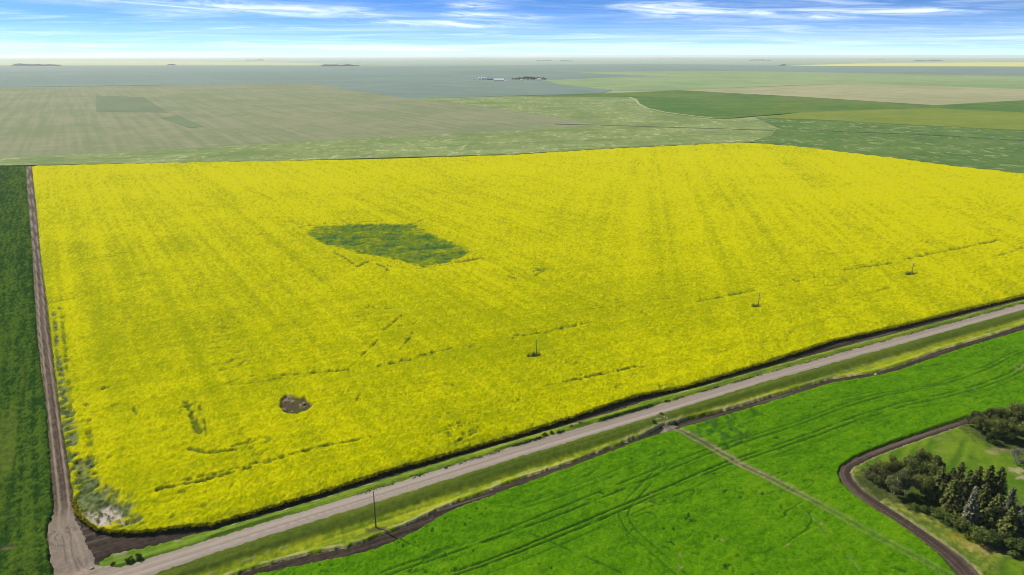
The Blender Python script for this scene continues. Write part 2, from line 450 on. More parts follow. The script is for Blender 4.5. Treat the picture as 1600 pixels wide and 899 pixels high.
strip_line('field_margin', interp([(984, 152.8), (994, 156.5), (998, 163), (1011, 170), (1040, 176.5), (1080, 181.6), (1118, 186)], 4), 9.0, 1.3, M_straw, 'pale curved grass margin round the near corner of the deep green field')
strip_line('field_margin', interp([(1062, 142), (1250, 152.3), (1455, 165.5)], 5), 7.0, 1.6, M_rushes, 'thin dark margin between straw field and deep green field')

# ---------------------------------------------------------------- near outlines
track_L = [(41, 259), (44.5, 307), (50, 373), (54, 440), (58, 507), (64.5, 574), (70, 610), (75, 655), (79, 716), (83, 760), (86, 796), (75, 826), (76, 853), (83, 886), (90, 925), (100, 960)]
track_R = [(47, 259), (53, 320), (60, 387), (68, 440), (73, 507), (79, 551), (84, 600), (91, 650), (100, 700), (108, 750), (113, 790), (118, 812), (128, 835), (140, 860), (152, 884), (215, 886), (235, 905), (180, 935), (150, 960)]
P_track = GP(track_L + track_R[::-1])
can_left = [(49, 258), (57, 329), (66, 427), (74, 485), (81, 551), (87, 600), (95, 666), (106, 733), (113, 780), (121, 806), (150, 826), (178, 831)]
can_near = [(196, 831), (233, 830), (266, 824), (333, 816), (400, 796), (500, 767), (600, 735), (700, 707), (800, 679), (900, 648), (970, 625), (1000, 616), (1067, 603), (1200, 564), (1300, 532), (1400, 510), (1500, 485), (1600, 461), (1900, 386)]
can_far = [(1900, 303), (1600, 270), (1480, 257), (1400, 246), (1240, 227), (1170, 222), (1125, 223), (1050, 227), (950, 231.5), (800, 241), (600, 247.5), (400, 251), (200, 254.5)]
P_can = GP(can_left + can_near + can_far, 1.1)

soil_up_lo = [(152, 886), (150, 871), (176, 864), (216, 856), (266, 844), (300, 834), (333, 826), (400, 808), (500, 779), (600, 748), (700, 717), (800, 689), (900, 659), (960, 642), (1000, 627), (1100, 602), (1200, 574), (1300, 545), (1400, 520), (1500, 494), (1600, 469), (1900, 391)]
P_soilu = GP([(113, 780), (118, 812), (128, 835), (140, 860), (152, 886)] + soil_up_lo[1:] + [(1900, 380)] + [(x, y - 12) for x, y in can_near[::-1][1:]] + [(150, 815)])
P_vergeu = GP([(152, 884)] + soil_up_lo[2:] + [(1900, 396)] + [(x, y + 1) for x, y in road_up[::-1][1:-1]])
P_vergel = GP([(x, y - 2) for x, y in road_lo[1:]] + [(1900, 420), (1600, 506), (1544, 525), (1506, 536), (1469, 546.5), (1412, 569), (1369, 582), (1300, 590.5), (1200, 620), (1133, 640), (1066, 657), (1033, 667), (1000, 681), (933, 706), (866, 731),
    (800, 751), (766, 766), (716, 783), (683, 797), (633, 823), (586, 839), (543, 856), (483, 866), (400, 886), (350, 903), (280, 940), (150, 990), (100, 990)])
P_soill = GP([(280, 930), (340, 903), (400, 882), (483, 862), (543, 852), (586, 835), (633, 819), (683, 792), (716, 779), (766, 762), (800, 748), (866, 728), (933, 703), (1000, 678), (1020, 664), (1060, 654), (1133, 637), (1200, 618), (1300, 589), (1369, 580), (1412, 567), (1469, 544), (1506, 534), (1544, 523), (1600, 504), (1900, 418),
    (1900, 432), (1600, 517), (1525, 539), (1469, 557), (1405, 580), (1366, 590), (1300, 600), (1200, 629), (1093, 662), (1046, 674), (1000, 690), (900, 728), (800, 764), (699, 802), (649, 832), (606, 852), (566, 866), (500, 879), (400, 898), (330, 930)])
P_green = GP([(300, 960), (360, 915), (400, 896), (500, 876), (566, 863), (606, 849), (649, 829), (699, 799), (800, 761), (900, 725), (1000, 686), (1046, 671), (1093, 659), (1200, 628), (1300, 597), (1366, 587), (1405, 577), (1469, 554), (1525, 536), (1600, 514), (1900, 428),
    (1980, 600), (1800, 610), (1700, 628), (1600, 640), (1540, 646), (1509, 652), (1466, 666), (1416, 683), (1366, 701), (1333, 716), (1315, 728), (1310, 738), (1315, 752), (1333, 771), (1366, 794), (1400, 814), (1433, 837), (1466, 864), (1489, 887), (1510, 915), (1560, 990), (1000, 1100)], 0.35)
yard_o = [(1620, 642), (1540, 647), (1509, 652), (1466, 666), (1416, 683), (1366, 701), (1333, 716), (1315, 728), (1310, 738), (1315, 752), (1333, 771), (1366, 794), (1400, 814), (1433, 837), (1466, 864), (1489, 887), (1510, 915), (1560, 990)]
yard_i = [(1630, 652), (1545, 657), (1511, 662), (1483, 671), (1449, 683), (1400, 700), (1360, 716), (1333, 730), (1328, 738), (1333, 750), (1350, 769), (1386, 792), (1426, 818), (1466, 845), (1500, 869), (1519, 886), (1535, 905), (1600, 985)]
P_yardsoil = GP([(x - 3, y) for x, y in yard_o] + [(x + 3, y) for x, y in yard_i[::-1]])
P_yard = GP(yard_i + [(1900, 1050), (2050, 700), (1800, 620)])
P_leftcrop = GP([(-500, 259), (-100, 257), (41, 258)] + [(x - 0.5, y) for x, y in track_L[1:]] + [(0, 1200), (-600, 1200)], 0.3)
path_c = GP([(1056, 670), (1075, 680), (1097, 692), (1121, 706), (1155, 726), (1200, 748), (1266, 782), (1333, 820), (1400, 857), (1453, 884), (1500, 912)])
P_approach = GP([(1012, 661), (1040, 651), (1052, 655), (1047, 662), (1060, 664), (1046, 674), (1030, 676), (1034, 664)])

# directions
def frame(az_deg):
    s, c = math.sin(R(az_deg)), math.cos(R(az_deg))
    return lambda x, y: (x * c - y * s, x * s + y * c)       # across, along
LF = frame(-33.0); RF = frame(10.0)
RAZ = math.degrees(math.atan2(RD[0], RD[1])); RO = frame(RAZ)

# ---------------------------------------------------------------- canola
YEL, YEL2 = (0.600, 0.578, 0.0), (0.450, 0.462, 0.0)
OLV, DKG, SAGE = (0.255, 0.315, 0.0), (0.045, 0.095, 0.018), (0.12, 0.165, 0.085)
SLOUGH = GP([(480, 366), (494, 354), (560, 350), (645, 350), (668, 362), (700, 376), (722, 384), (736, 392), (726, 401), (692, 412), (660, 417), (630, 408), (570, 397), (530, 388), (500, 378)], 0.8)
PIT = GP([(438, 624), (447, 618), (478, 622), (490, 634), (480, 642), (462, 649), (444, 646), (438, 636)], 0.6)
cracks = [  # (points, width m, depth 0..1, continuity)
    ([(430, 588), (500, 582), (545, 578)], 1.1, 1.0, 0.75), ([(590, 573), (640, 562)], 1.6, 1.0, 0.9), ([(655, 556), (700, 546), (715, 541)], 1.1, 0.9, 0.7),
    ([(500, 583), (640, 562), (760, 537), (900, 508), (1040, 482), (1200, 450), (1320, 424)], 0.8, 0.7, 0.40), ([(1320, 422), (1395, 411)], 1.6, 0.9, 0.85), ([(1415, 405), (1500, 388), (1566, 374)], 1.7, 0.9, 0.75),
    ([(805, 524), (850, 521), (900, 509)], 1.0, 0.9, 0.7), ([(1085, 472), (1120, 466), (1165, 456), (1182, 454)], 1.2, 0.8, 0.7),
    ([(850, 604), (900, 593), (940, 585), (995, 573)], 1.0, 0.95, 0.8), ([(1000, 575), (1100, 556), (1230, 527)], 0.8, 0.5, 0.45),
    ([(245, 766), (320, 750), (400, 728), (480, 703), (580, 683)], 1.1, 0.9, 0.85), ([(240, 760), (330, 742), (410, 722), (500, 698)], 0.7, 0.8, 0.7),
    ([(565, 556), (592, 531)], 0.8, 0.9, 0.8), ([(625, 546), (641, 528)], 0.8, 0.9, 0.85), ([(600, 516), (628, 493)], 0.8, 0.8, 0.8), ([(640, 523), (662, 515)], 0.7, 0.8, 0.7),
    ([(440, 535), (560, 520), (640, 508), (740, 487), (800, 480)], 0.6, 0.5, 0.5), ([(800, 598), (840, 592), (930, 582)], 0.6, 0.5, 0.5),
    ([(455, 361), (480, 352), (530, 349), (600, 345)], 1.2, 0.7, 0.7), ([(520, 393), (548, 408), (560, 417)], 1.2, 0.9, 0.75), ([(595, 415), (650, 420), (700, 413), (757, 404)], 1.2, 0.8, 0.7),
    ([(460, 357), (500, 350), (560, 340), (600, 338)], 1.2, 0.9, 0.7), ([(545, 407), (558, 417), (575, 409)], 1.2, 0.9, 0.8), ([(660, 418), (710, 411), (755, 402)], 1.6, 0.9, 0.8), ([(590, 413), (607, 420), (606, 424)], 1.3, 0.9, 0.8), ([(500, 402), (530, 390)], 0.8, 0.6, 0.6), ([(640, 352), (665, 342)], 1.2, 0.7, 0.7), ([(740, 400), (770, 388)], 0.8, 0.5, 0.6),
    ([(290, 630), (298, 645), (306, 662), (314, 676)], 2.0, 0.95, 0.95), ([(312, 635), (320, 655), (323, 681)], 0.9, 0.7, 0.7), ([(298, 702), (318, 708), (345, 706), (368, 702)], 1.3, 0.9, 0.85), ([(365, 697), (405, 688)], 1.0, 0.8, 0.8),
    ([(152, 610), (168, 606)], 1.3, 1.0, 1.0), ([(208, 638), (215, 648)], 0.9, 0.8, 0.8), ([(960, 612), (966, 602), (980, 600)], 1.2, 0.5, 0.8), ([(1440, 377), (1455, 381)], 1.0, 0.8, 0.9),
    ([(1000, 470), (1060, 466)], 0.8, 0.6, 0.5), ([(1280, 500), (1310, 494), (1325, 496)], 0.9, 0.6, 0.7), ([(1560, 400), (1600, 387)], 1.4, 0.7, 0.8), ([(870, 440), (930, 432)], 0.7, 0.5, 0.4),
    ([(95, 480), (100, 520), (104, 560), (108, 600), (112, 650)], 1.6, 0.8, 0.7), ([(135, 630), (141, 690), (148, 740)], 1.6, 0.8, 0.6),
]
CR = [(GP(p, 0.9), w_, d_, c_) for p, w_, d_, c_ in cracks]
POLES = [(587.5, 824.0), (838.0, 558.0), (1184.0, 480.5), (1424.0, 429.5), (1668, 378.0)]

def canola(x, y, sd, r):
    fade = lambda lam: np.clip(lam / (r * 0.0028), 0.25, 1.0)
    n_small = fbm(x, y, 0.85, 2, 3) - 0.5
    n_mid = fbm(x, y, 2.4, 2, 5) - 0.5
    n_big = fbm(x, y, 11.0, 3, 8) - 0.5
    n_huge = fbm(x, y, 75.0, 3, 12) - 0.5
    lu, lv = LF(x, y); ru, rv = RF(x, y); ou, ov = RO(x, y)
    s1 = vn(lu / 2.2, lv / 230, 21) + 0.55 * vn(lu / 8.0, lv / 120, 22) + 0.4 * fbm(lu * 1.0, lv * 0.12, 5.0, 3, 27) - 0.98
    s2 = vn(ru / 3.6, rv / 260, 23) + 0.45 * vn(ru / 11.0, rv / 150, 24) + 0.5 * fbm(ru * 1.0, rv * 0.10, 7.0, 3, 28) - 0.98
    s3 = vn(ou / 1.7, ov / 40, 25) + 0.6 * vn(ou / 5.5, ov / 110, 26) - 0.8
    az_ = np.arctan2(x, y)
    wr = ss(-0.05, 0.30, az_)
    nearf = ss(420, 200, r)
    streak = (s1 * (1 - wr) + s2 * wr) * (0.55 + 0.45 * (1 - nearf)) + s3 * (0.25 + 0.45 * nearf)
    h = 1.12 + 0.42 * n_small * fade(0.85) + 0.34 * n_mid + 0.22 * n_big + 0.09 * s3
    # colour: flower cover
    n_pt = _h((x * 3.1).astype(np.int64), (y * 3.1).astype(np.int64), 9) - 0.5
    h = h + 0.22 * n_pt
    f = 0.36 + 0.9 * n_small + 0.35 * n_mid + 0.30 * n_big + 0.55 * n_huge + 0.42 * streak + 0.55 * n_pt
    f = f + 0.24 - 0.50 * ss(180, 760, r)
    col = lerp(YEL, YEL2, ss(0.10, 0.45, f))
    col = col + (np.array(OLV) - col) * (ss(0.40, 1.0, f) * 0.85)[..., None]
    # natural gaps that run with the road direction
    g = np.abs(vn(ou / 5.0 + 0.8 * n_big, ov / 34, 31) - 0.5) 
    gm = ss(0.022, 0.006, g) * ss(0.58, 0.72, fbm(x, y, 24, 2, 33)) * ss(700, 350, r) * 0.75
    for P, w_, d_, c_ in CR:
        x0, y0 = P.min(0) - 6; x1, y1 = P.max(0) + 6
        k = (x > x0) & (x < x1) & (y > y0) & (y < y1)
        if not k.any(): continue
        d, _, al = pdist(x[k], y[k], P)
        w_ = w_ * (0.72 if r[k].min() < 260 else 0.9)
        wob = (fbm(x[k], y[k], 1.9, 3, 40) - 0.5) * 2.6 * w_
        m = ss(w_ * 0.75, w_ * 0.25, d + wob) * d_ * ss(0.85 - c_ - 0.06, 0.85 - c_ + 0.14, vn(al / 5.0, al * 0 + w_ * 7, 41))
        gm[k] = np.maximum(gm[k], m)
    small_g = ss(0.78, 0.84, vn(x / 2.1, y / 1.3, 51)) * ss(0.62, 0.75, fbm(x, y, 19, 2, 52)) * 0.8
    gm = np.maximum(gm, small_g * 0.6 * ss(600, 300, r))
    h = h - gm * 0.72
    col = col + (np.array(DKG) - col) * (gm * 0.8)[..., None]
    # slough: shorter, patchy, still green
    q = pdist(x, y, SLOUGH, True) + (fbm(x, y, 4, 4, 60) - 0.5) * 9
    sm = ss(-1.2, 2.0, q)
    pat = fbm(ou, ov * 0.5, 8.0, 4, 61)
    fine = fbm(x, y, 1.9, 3, 64)
    pm_ = 0.5 + (pat * 0.5 + fine * 0.5 - 0.5) * 1.25
    sc_ = lerp((0.040, 0.120, 0.035), (0.150, 0.225, 0.015), ss(0.28, 0.55, pm_))
    sc_ = sc_ + (np.array((0.42, 0.42, 0.0)) - sc_) * (ss(0.56, 0.76, pm_) * 0.7)[..., None]
    col = col + (sc_ - col) * sm[..., None]
    h = h - sm * (0.35 + 0.45 * ss(0.6, 0.4, pat) + 0.3 * (fine - 0.5))
    # weeds and bare saline ground by the track corner
    wl, _, wal = pdist(x, y, GP([(85, 490), (92, 560), (98, 620), (108, 690), (119, 745), (126, 785), (150, 800), (190, 815)], 0.6))
    wn = fbm(x, y, 2.6, 3, 70)
    wide = 1.2 + 3.0 * ss(40, 170, wal) + 3.5 * ss(190, 240, wal)
    wlx = ss(wide, wide * 0.3, wl) * ss(0.36, 0.52, wn)
    P2 = GP([(137, 757), (150, 765), (165, 772), (200, 790), (205, 815), (170, 815), (135, 800), (124, 775)], 0.6)
    q2 = pdist(x, y, P2, True)
    w2 = ss(-2.5, 1.5, q2 + (wn - 0.5) * 9)
    P2b = GP([(138, 712), (146, 735), (152, 765), (140, 780), (133, 745)], 0.6)
    w3 = ss(-1.5, 1.0, pdist(x, y, P2b, True) + (wn - 0.5) * 7)
    wm = np.maximum(np.maximum(wlx, w2), w3) * 0.95
    wc = lerp((0.19, 0.235, 0.105), (0.035, 0.065, 0.018), ss(0.25, 0.75, fbm(x, y, 1.0, 3, 72)))
    col = col + (wc - col) * wm[..., None]
    h = h - wm * (0.72 - 0.9 * (fbm(x, y, 1.0, 3, 72) - 0.45))
    P3 = GP([(128, 806), (136, 798), (152, 806), (160, 797), (164, 785), (176, 795), (195, 806), (193, 818), (176, 829), (156, 829), (130, 816)], 0.1)
    b3 = ss(-0.2, 0.6, pdist(x, y, P3, True) + (fbm(x, y, 1.6, 3, 74) - 0.5) * 4.6)
    b3 = b3 * ss(0.30, 0.42, fbm(x, y, 0.9, 2, 75))
    col = col + (lerp((0.60, 0.53, 0.45), (0.42, 0.36, 0.30), vn(x / 0.6, y / 0.6, 76)) - col) * b3[..., None]
    h = h * (1 - b3) + 0.03 * b3
    # holes: stone pit and the unseeded ground round each pole
    q = pdist(x, y, PIT, True) + (fbm(x, y, 1.5, 2, 80) - 0.5) * 1.4
    pm = ss(-0.2, 0.7, q)
    pc = lerp((0.105, 0.072, 0.045), (0.085, 0.105, 0.025), ss(0.42, 0.58, fbm(x, y, 1.4, 3, 81)))
    pc = pc + (np.array((0.27, 0.21, 0.14)) - pc) * ss(0.62, 0.72, fbm(x, y, 1.9, 2, 83))[..., None]
    col = col + (pc - col) * pm[..., None]
    h = h * (1 - pm) + pm * (0.0 + 0.45 * fbm(x, y, 1.2, 2, 82))
    for (ppx, ppy), (wa, wb) in zip(POLES[1:], ((3.6, 2.0), (3.0, 1.8), (5.0, 2.4), (4, 2))):
        c0 = G(ppx, ppy)
        a, b = RO(x - c0[0], y - c0[1])
        e = 1 - np.hypot((b + 0.6) / wa, a / wb) + (vn(x / 0.9, y / 0.9, 85) - 0.5) * 0.5
        em = ss(0.0, 0.35, e)
        col = col + (lerp((0.03, 0.055, 0.015), (0.07, 0.08, 0.03), vn(x / 0.8, y / 0.8, 86)) - col) * em[..., None]
        h = h * (1 - em) + em * (0.1 + 0.35 * vn(x / 0.8, y / 0.8, 87))
    edge = ss(2.6, 0.2, sd)
    col = col + (np.array((0.17, 0.23, 0.012)) - col) * (edge * 0.45 * vn(x / 0.8, y / 0.8, 88))[..., None]
    col = col + (np.array((0.030, 0.055, 0.010)) - col) * (ss(0.42, 0.15, sd) * ss(520, 400, r))[..., None]     # lower stems at the cut edge, their shade painted into the colour
    return np.maximum(h, 0.02), col
patch('canola_field', P_can, canola, M_canola, w=0.35, rag=0.30, rag_lam=1.6, skirt=0.35,
      label='large bright yellow flowering canola field with a green hollow in it')

# ---------------------------------------------------------------- bright green field
main_tr = GP([(560, 935), (640, 905), (740, 872), (800, 850), (900, 810), (1013, 763), (1083, 733), (1120, 718), (1200, 692), (1266, 671), (1333, 645), (1400, 625), (1465, 613), (1516, 599), (1562, 581), (1600, 561), (1700, 520)], 0.3)
tr2 = GP([(1060, 716), (1040, 727), (1016, 751), (980, 789), (974, 806), (986, 829), (1013, 853), (1043, 879), (1080, 912)], 0.3)
tr3 = GP([(820, 830), (833, 836), (900, 864), (970, 895)], 0.3)
tr4 = GP([(1226, 776), (1283, 822), (1343, 892)], 0.3)
tr5 = GP([(800, 793), (860, 775), (940, 745), (1030, 705)], 0.3)
tr6 = GP([(1200, 655), (1300, 628), (1380, 612), (1500, 612), (1600, 622)], 0.3)
GR1, GR2, GR3 = (0.090, 0.245, 0.003), (0.056, 0.170, 0.002), (0.155, 0.310, 0.005)
def green(x, y, sd, r):
    n_small = fbm(x, y, 0.8, 2, 103) - 0.5
    ou, ov = RO(x, y)
    n_wave = fbm(ou, ov * 0.45, 1.7, 3, 105) - 0.5
    n_big = fbm(x, y, 16.0, 3, 108) - 0.5
    h = 0.52 + 0.20 * n_small + 0.30 * n_wave + 0.10 * n_big
    f = 0.5 + 0.7 * n_small + 0.75 * n_wave + 0.5 * n_big + 0.45 * (_h((x * 3.3).astype(np.int64), (y * 3.3).astype(np.int64), 19) - 0.5)
    col = lerp(GR2, GR1, ss(0.15, 0.5, f))
    col = col + (np.array(GR3) - col) * (ss(0.5, 1.0, f) * 0.8)[..., None]
    gm = np.zeros(x.shape); pale = np.zeros(x.shape)
    d, s, al = pdist(x, y, main_tr)
    for off, st in ((-5.2, 0.75), (-3.4, 0.9), (2.2, 1.0), (4.0, 0.95), (6.5, 0.4)):
        dd = np.abs(s - off - (vn(al / 30, al * 0 + off, 110) - 0.5) * 1.0)
        gm = np.maximum(gm, ss(0.42, 0.10, dd) * st * ss(0.10, 0.35, vn(al / 6, al * 0 + off * 3, 111)))
    for P, offs, st in ((tr2, (-1.1, 1.1), 0.6), (tr3, (0.0,), 0.8), (tr5, (0.0, 1.8), 0.5), (tr6, (-1, 1), 0.4)):
        d, s, al = pdist(x, y, P)
        for off in offs:
            gm = np.maximum(gm, ss(0.42, 0.08, np.abs(s - off)) * st * ss(0.12, 0.4, vn(al / 5, al * 0 + off * 3, 112)))
    # random narrow furrow breaks
    g = np.abs(vn(ou / 3.2 + 1.2 * n_big, ov / 16, 131) - 0.5)
    gm = np.maximum(gm, ss(0.03, 0.006, g) * ss(0.50, 0.66, fbm(x, y, 15, 2, 133)) * 0.7)
    gm = np.maximum(gm, ss(0.84, 0.90, vn(x / 1.3, y / 1.0, 134)) * ss(0.50, 0.72, fbm(x, y, 13, 2, 135)) * 0.9)
    h = h - gm * 0.34
    col = col + (np.array((0.022, 0.075, 0.010)) - col) * (gm * 0.85)[..., None]
    d, s, al = pdist(x, y, tr4)
    pale = np.maximum(pale, ss(0.5, 0.1, d) * ss(0.5, 0.7, vn(al / 1.2, al * 0, 140)) * 0.3)
    # two wheel tracks of the field path
    d, s, al = pdist(x, y, path_c)
    k = ss(62, 24, al)
    for off in (-1.0, 1.0):
        dd = np.abs(s - off + (vn(al / 3, al * 0 + off, 141) - 0.5) * 0.4)
        pale = np.maximum(pale, ss(0.75 + 0.25 * k, 0.15, dd) * (0.30 + 0.70 * k))
    mid = ss(0.9, 0.3, np.abs(s)) * (0.25 + 0.7 * k)
    h = h - np.maximum(pale, mid * 0.8) * 0.33
    col = col + (np.array((0.065, 0.115, 0.02)) - col) * (mid * 0.9)[..., None]
    # thin spots of straw
    for (sx, sy, sr) in ((1130, 847, 0.7), (1158, 857, 0.5), (1062, 869, 0.5), (1062, 890, 0.6), (1588, 577, 1.4), (1518, 597, 0.8), (1522, 609, 0.5), (1600, 572, 1.5), (1230, 855, 0.4), (1016, 773, 0.4), (1283, 822, 0.7)):
        c0 = G(sx, sy)
        e = np.hypot(x - c0[0], y - c0[1]) / sr + (vn(x / 0.7, y / 0.7, 142) - 0.5) * 1.6
        pale = np.maximum(pale, ss(1.1, 0.5, e) * 0.7)
    col = col + (lerp((0.33, 0.29, 0.15), (0.20, 0.19, 0.08), vn(x / 0.5, y / 0.5, 143)) - col) * pale[..., None]
    # weedy dark margin right of the path start
    c0 = G(1118, 672)
    e = ss(17, 3, np.hypot(x - c0[0], y - c0[1])) * ss(0.45, 0.6, fbm(x, y, 2.4, 3, 150))
    col = col + (np.array((0.035, 0.095, 0.018)) - col) * (e * 0.75)[..., None]
    h = h + e * 0.2
    return np.maximum(h, 0.02), col
patch('green_field', P_green, green, M_crop, w=0.4, rag=0.3, rag_lam=0.9, skirt=0.35, label='bright green young crop field with curving wheel tracks beside the gravel road')

# ---------------------------------------------------------------- left field, darker
def leftcrop(x, y, sd, r):
    lu, lv = LF(x, y)
    row = vn(lu / 0.9, lv / 22, 201) - 0.5
    row2 = vn(lu / 5.5, lv / 90, 202) - 0.5
    n = fbm(x, y, 1.5, 3, 203) - 0.5
    n2 = fbm(x, y, 14, 3, 204) - 0.5
    h = 0.60 + 0.35 * row + 0.75 * n + 0.25 * n2
    f = 0.5 + 0.9 * row + 0.6 * row2 + 1.3 * n + 0.8 * n2 + 1.0 * (_h((x * 2.7).astype(np.int64), (y * 2.7).astype(np.int64), 29) - 0.5)
    col = lerp((0.018, 0.058, 0.008), (0.080, 0.145, 0.014), ss(0.1, 0.9, f))
    col = col + (np.array((0.15, 0.20, 0.03)) - col) * (ss(0.62, 0.8, vn(lu / 3.0, lv / 60, 205)) * 0.5 * ss(350, 180, r))[..., None]
    c0 = G(40, 835)
    e = ss(0.35, 0.62, fbm(x, y, 5.5, 3, 206)) * ss(60, 20, np.hypot(x - c0[0], y - c0[1]))
    h = h + 0.3 * e
    for (sx, sy, sr) in ((14, 858, 0.9),):
        c1 = G(sx, sy)
        q = ss(1.1, 0.6, np.hypot((x - c1[0]) / 2, y - c1[1]) / sr + (vn(x, y, 207) - 0.5) * 0.6)
        col = col + (np.array((0.20, 0.16, 0.11)) - col) * q[..., None]
        h = h * (1 - q * 0.9)
    return np.maximum(h, 0.03), col
patch('left_crop_field', P_leftcrop, leftcrop, M_crop, w=0.5, rag=0.45, rag_lam=1.3, skirt=0.35, label='dark green row crop field along the dirt track')

# ---------------------------------------------------------------- tracks, soil strips, road, verges
trk_c = (GP(track_L[:12]) + GP([track_R[i] for i in (0, 1, 2, 3, 4, 5, 6, 7, 8, 9, 10, 11)])) / 2
def dirt(x, y, sd, r):
    d, s, al = pdist(x, y, np.vstack([trk_c, GP([(112, 850), (122, 890), (140, 940)])]))
    L = al
    n = fbm(x, y, 1.2, 3, 301) - 0.5
    st = vn(s / 0.35, al / 40, 302) - 0.5
    col = lerp((0.062, 0.044, 0.030), (0.135, 0.100, 0.070), ss(0.2, 0.8, 0.5 + n + 0.8 * st))
    rut = np.maximum(ss(0.42, 0.12, np.abs(s - 0.9)), ss(0.40, 0.12, np.abs(s + 1.2)))
    rut = np.maximum(rut, ss(0.35, 0.1, np.abs(s - 2.0 + 0.4 * np.sin(al / 40))) * 0.6)
    col = col + (np.array((0.34, 0.275, 0.21)) - col) * (rut * (0.55 + 0.4 * vn(al / 9, s, 303)))[..., None]
    jn = G(112, 865)
    ap = ss(26, 13, np.hypot(x - jn[0], y - jn[1]))                       # worn apron at the junction
    apc = lerp((0.235, 0.190, 0.145), (0.34, 0.285, 0.225), 0.5 + n + 0.6 * st)
    col = col + (apc - col) * (ap * 0.85)[..., None]
    # turning arcs
    c0 = G(97, 838)
    rr_ = np.hypot(x - c0[0], (y - c0[1]))
    an = np.arctan2(y - c0[1], x - c0[0])
    arc = np.zeros(x.shape)
    for q, wd in ((1.5, 0.22), (2.9, 0.16), (3.4, 0.16)):
        arc = np.maximum(arc, ss(wd, wd * 0.4, np.abs(rr_ - q)) * ((an > 0.8) | (an < -1.6)))
    for k, (tx, ty) in enumerate(((0, 0), (1.3, 3.5), (-0.5, 6.5))):
        pass
    dk = lambda pts, wd: ss(wd, wd * 0.4, pdist(x, y, GP(pts))[0])
    arc = np.maximum(arc, dk([(107, 818), (111, 845), (113, 870), (125, 892)], 0.2) * 0.8)
    arc = np.maximum(arc, dk([(98, 835), (100, 855), (104, 880)], 0.2) * 0.7)
    arc = np.maximum(arc, dk([(82, 853), (101, 853)], 0.16))
    arc = np.maximum(arc, dk([(119, 870), (130, 885), (145, 893)], 0.16) * 0.7)
    col = col + (np.array((0.105, 0.085, 0.07)) - col) * (arc * 0.8)[..., None]
    h = 0.02 + 0.07 * n - 0.07 * rut - 0.04 * arc
    return h, col
patch('dirt_track', P_track, dirt, M_soil, w=0.5, rag=0.5, rag_lam=1.2, base=0.03, skirt=0.25, outer=0.4, label='brown dirt track with pale wheel ruts joining the gravel road')

def soil(x, y, sd, r):
    n = fbm(x, y, 0.9, 3, 311) - 0.5
    ou, ov = RO(x, y)
    st = vn(ou / 0.5, ov / 14, 312) - 0.5
    col = lerp((0.032, 0.023, 0.017), (0.072, 0.053, 0.040), ss(0.1, 0.9, 0.5 + 0.9 * n + 0.7 * st))
    col = col + (np.array((0.14, 0.112, 0.095)) - col) * (ss(0.70, 0.85, vn(ou / 0.8, ov / 30, 313)) * 0.6)[..., None]
    return 0.02 + 0.13 * n + 0.07 * st, col
patch('tilled_strip', P_soilu, soil, M_soil, w=0.5, rag=0.35, base=-0.04, skirt=0.2, outer=0.8, label='dark bare soil strip between canola and roadside grass')
patch('tilled_strip', P_soill, soil, M_soil, w=0.5, rag=0.35, base=-0.04, skirt=0.2, outer=0.8, label='dark bare soil strip between roadside grass and the green field')
yc = (GP(yard_o) + GP(yard_i)) / 2
def yardsoil(x, y, sd, r):
    d, s, al = pdist(x, y, yc)
    n = fbm(x, y, 0.9, 3, 321) - 0.5
    st = vn(s / 0.45, al / 30, 322) - 0.5
    col = lerp((0.062, 0.044, 0.032), (0.145, 0.108, 0.080), ss(0.1, 0.9, 0.5 + 0.7 * n + 1.1 * st))
    ru = ss(0.3, 0.1, np.abs(np.abs(s + 0.2) - 0.9))
    col = col + (np.array((0.055, 0.038, 0.036)) - col) * (ru * 0.6)[..., None]
    return 0.02 + 0.10 * n + 0.10 * st - 0.08 * ru, col
patch('tilled_strip', P_yardsoil, yardsoil, M_soil, w=0.5, rag=0.3, base=-0.02, skirt=0.2, outer=0.3, label='curved bare soil band wrapped around the tree yard')

P_road = np.vstack([A_, B_[::-1]])
P_road = GP([(-60, 975), (20, 948), (100, 922)] + road_up[1:] + road_lo[::-1] + [(40, 968), (-20, 990)])
def gravel(x, y, sd, r):
    d, s, al = pdist(x, y, road_c)
    n = fbm(x, y, 1.0, 3, 331) - 0.5
    st = vn(s / 0.55, al / 90, 332) - 0.5; st2 = vn(s / 0.2, al / 40, 333) - 0.5
    col = lerp((0.300, 0.252, 0.198), (0.425, 0.362, 0.292), ss(0.0, 1.0, 0.5 + 0.35 * n + 0.9 * st + 0.4 * st2))
    lane = np.maximum(ss(0.55, 0.1, np.abs(s - 0.15)), np.maximum(ss(0.4, 0.1, np.abs(s - 2.0)), ss(0.4, 0.1, np.abs(s + 1.9))))
    col = col + (np.array((0.27, 0.215, 0.205)) - col) * (lane * 0.30)[..., None]
    col = col + (np.array((0.46, 0.40, 0.365)) - col) * (ss(0.22, 0.05, np.abs(s - 0.85 + 0.2 * np.sin(al / 50))) * 0.6)[..., None]
    edge = ss(0.9, 0.0, sd)
    col = col + (np.array((0.27, 0.235, 0.175)) - col) * (edge * 0.5)[..., None]
    return 0.05 + 0.03 * n + 0.03 * st, col
patch('gravel_road', P_road, gravel, M_gravel, w=0.8, rag=0.22, rag_lam=1.5, base=0.09, skirt=0.0, label='straight pinkish grey gravel road crossing the frame')
patch('gravel_approach', P_approach, lambda x, y, sd, r: (0.06 + 0.12 * (fbm(x, y, 0.9, 3, 335) - 0.5), lerp((0.17, 0.14, 0.115), (0.36, 0.31, 0.25), ss(0.3, 0.7, fbm(x, y, 1.1, 3, 336)))), M_gravel, w=0.6, rag=0.9, rag_lam=1.6, base=0.12, label='short pale gravel approach from the road into the green field')

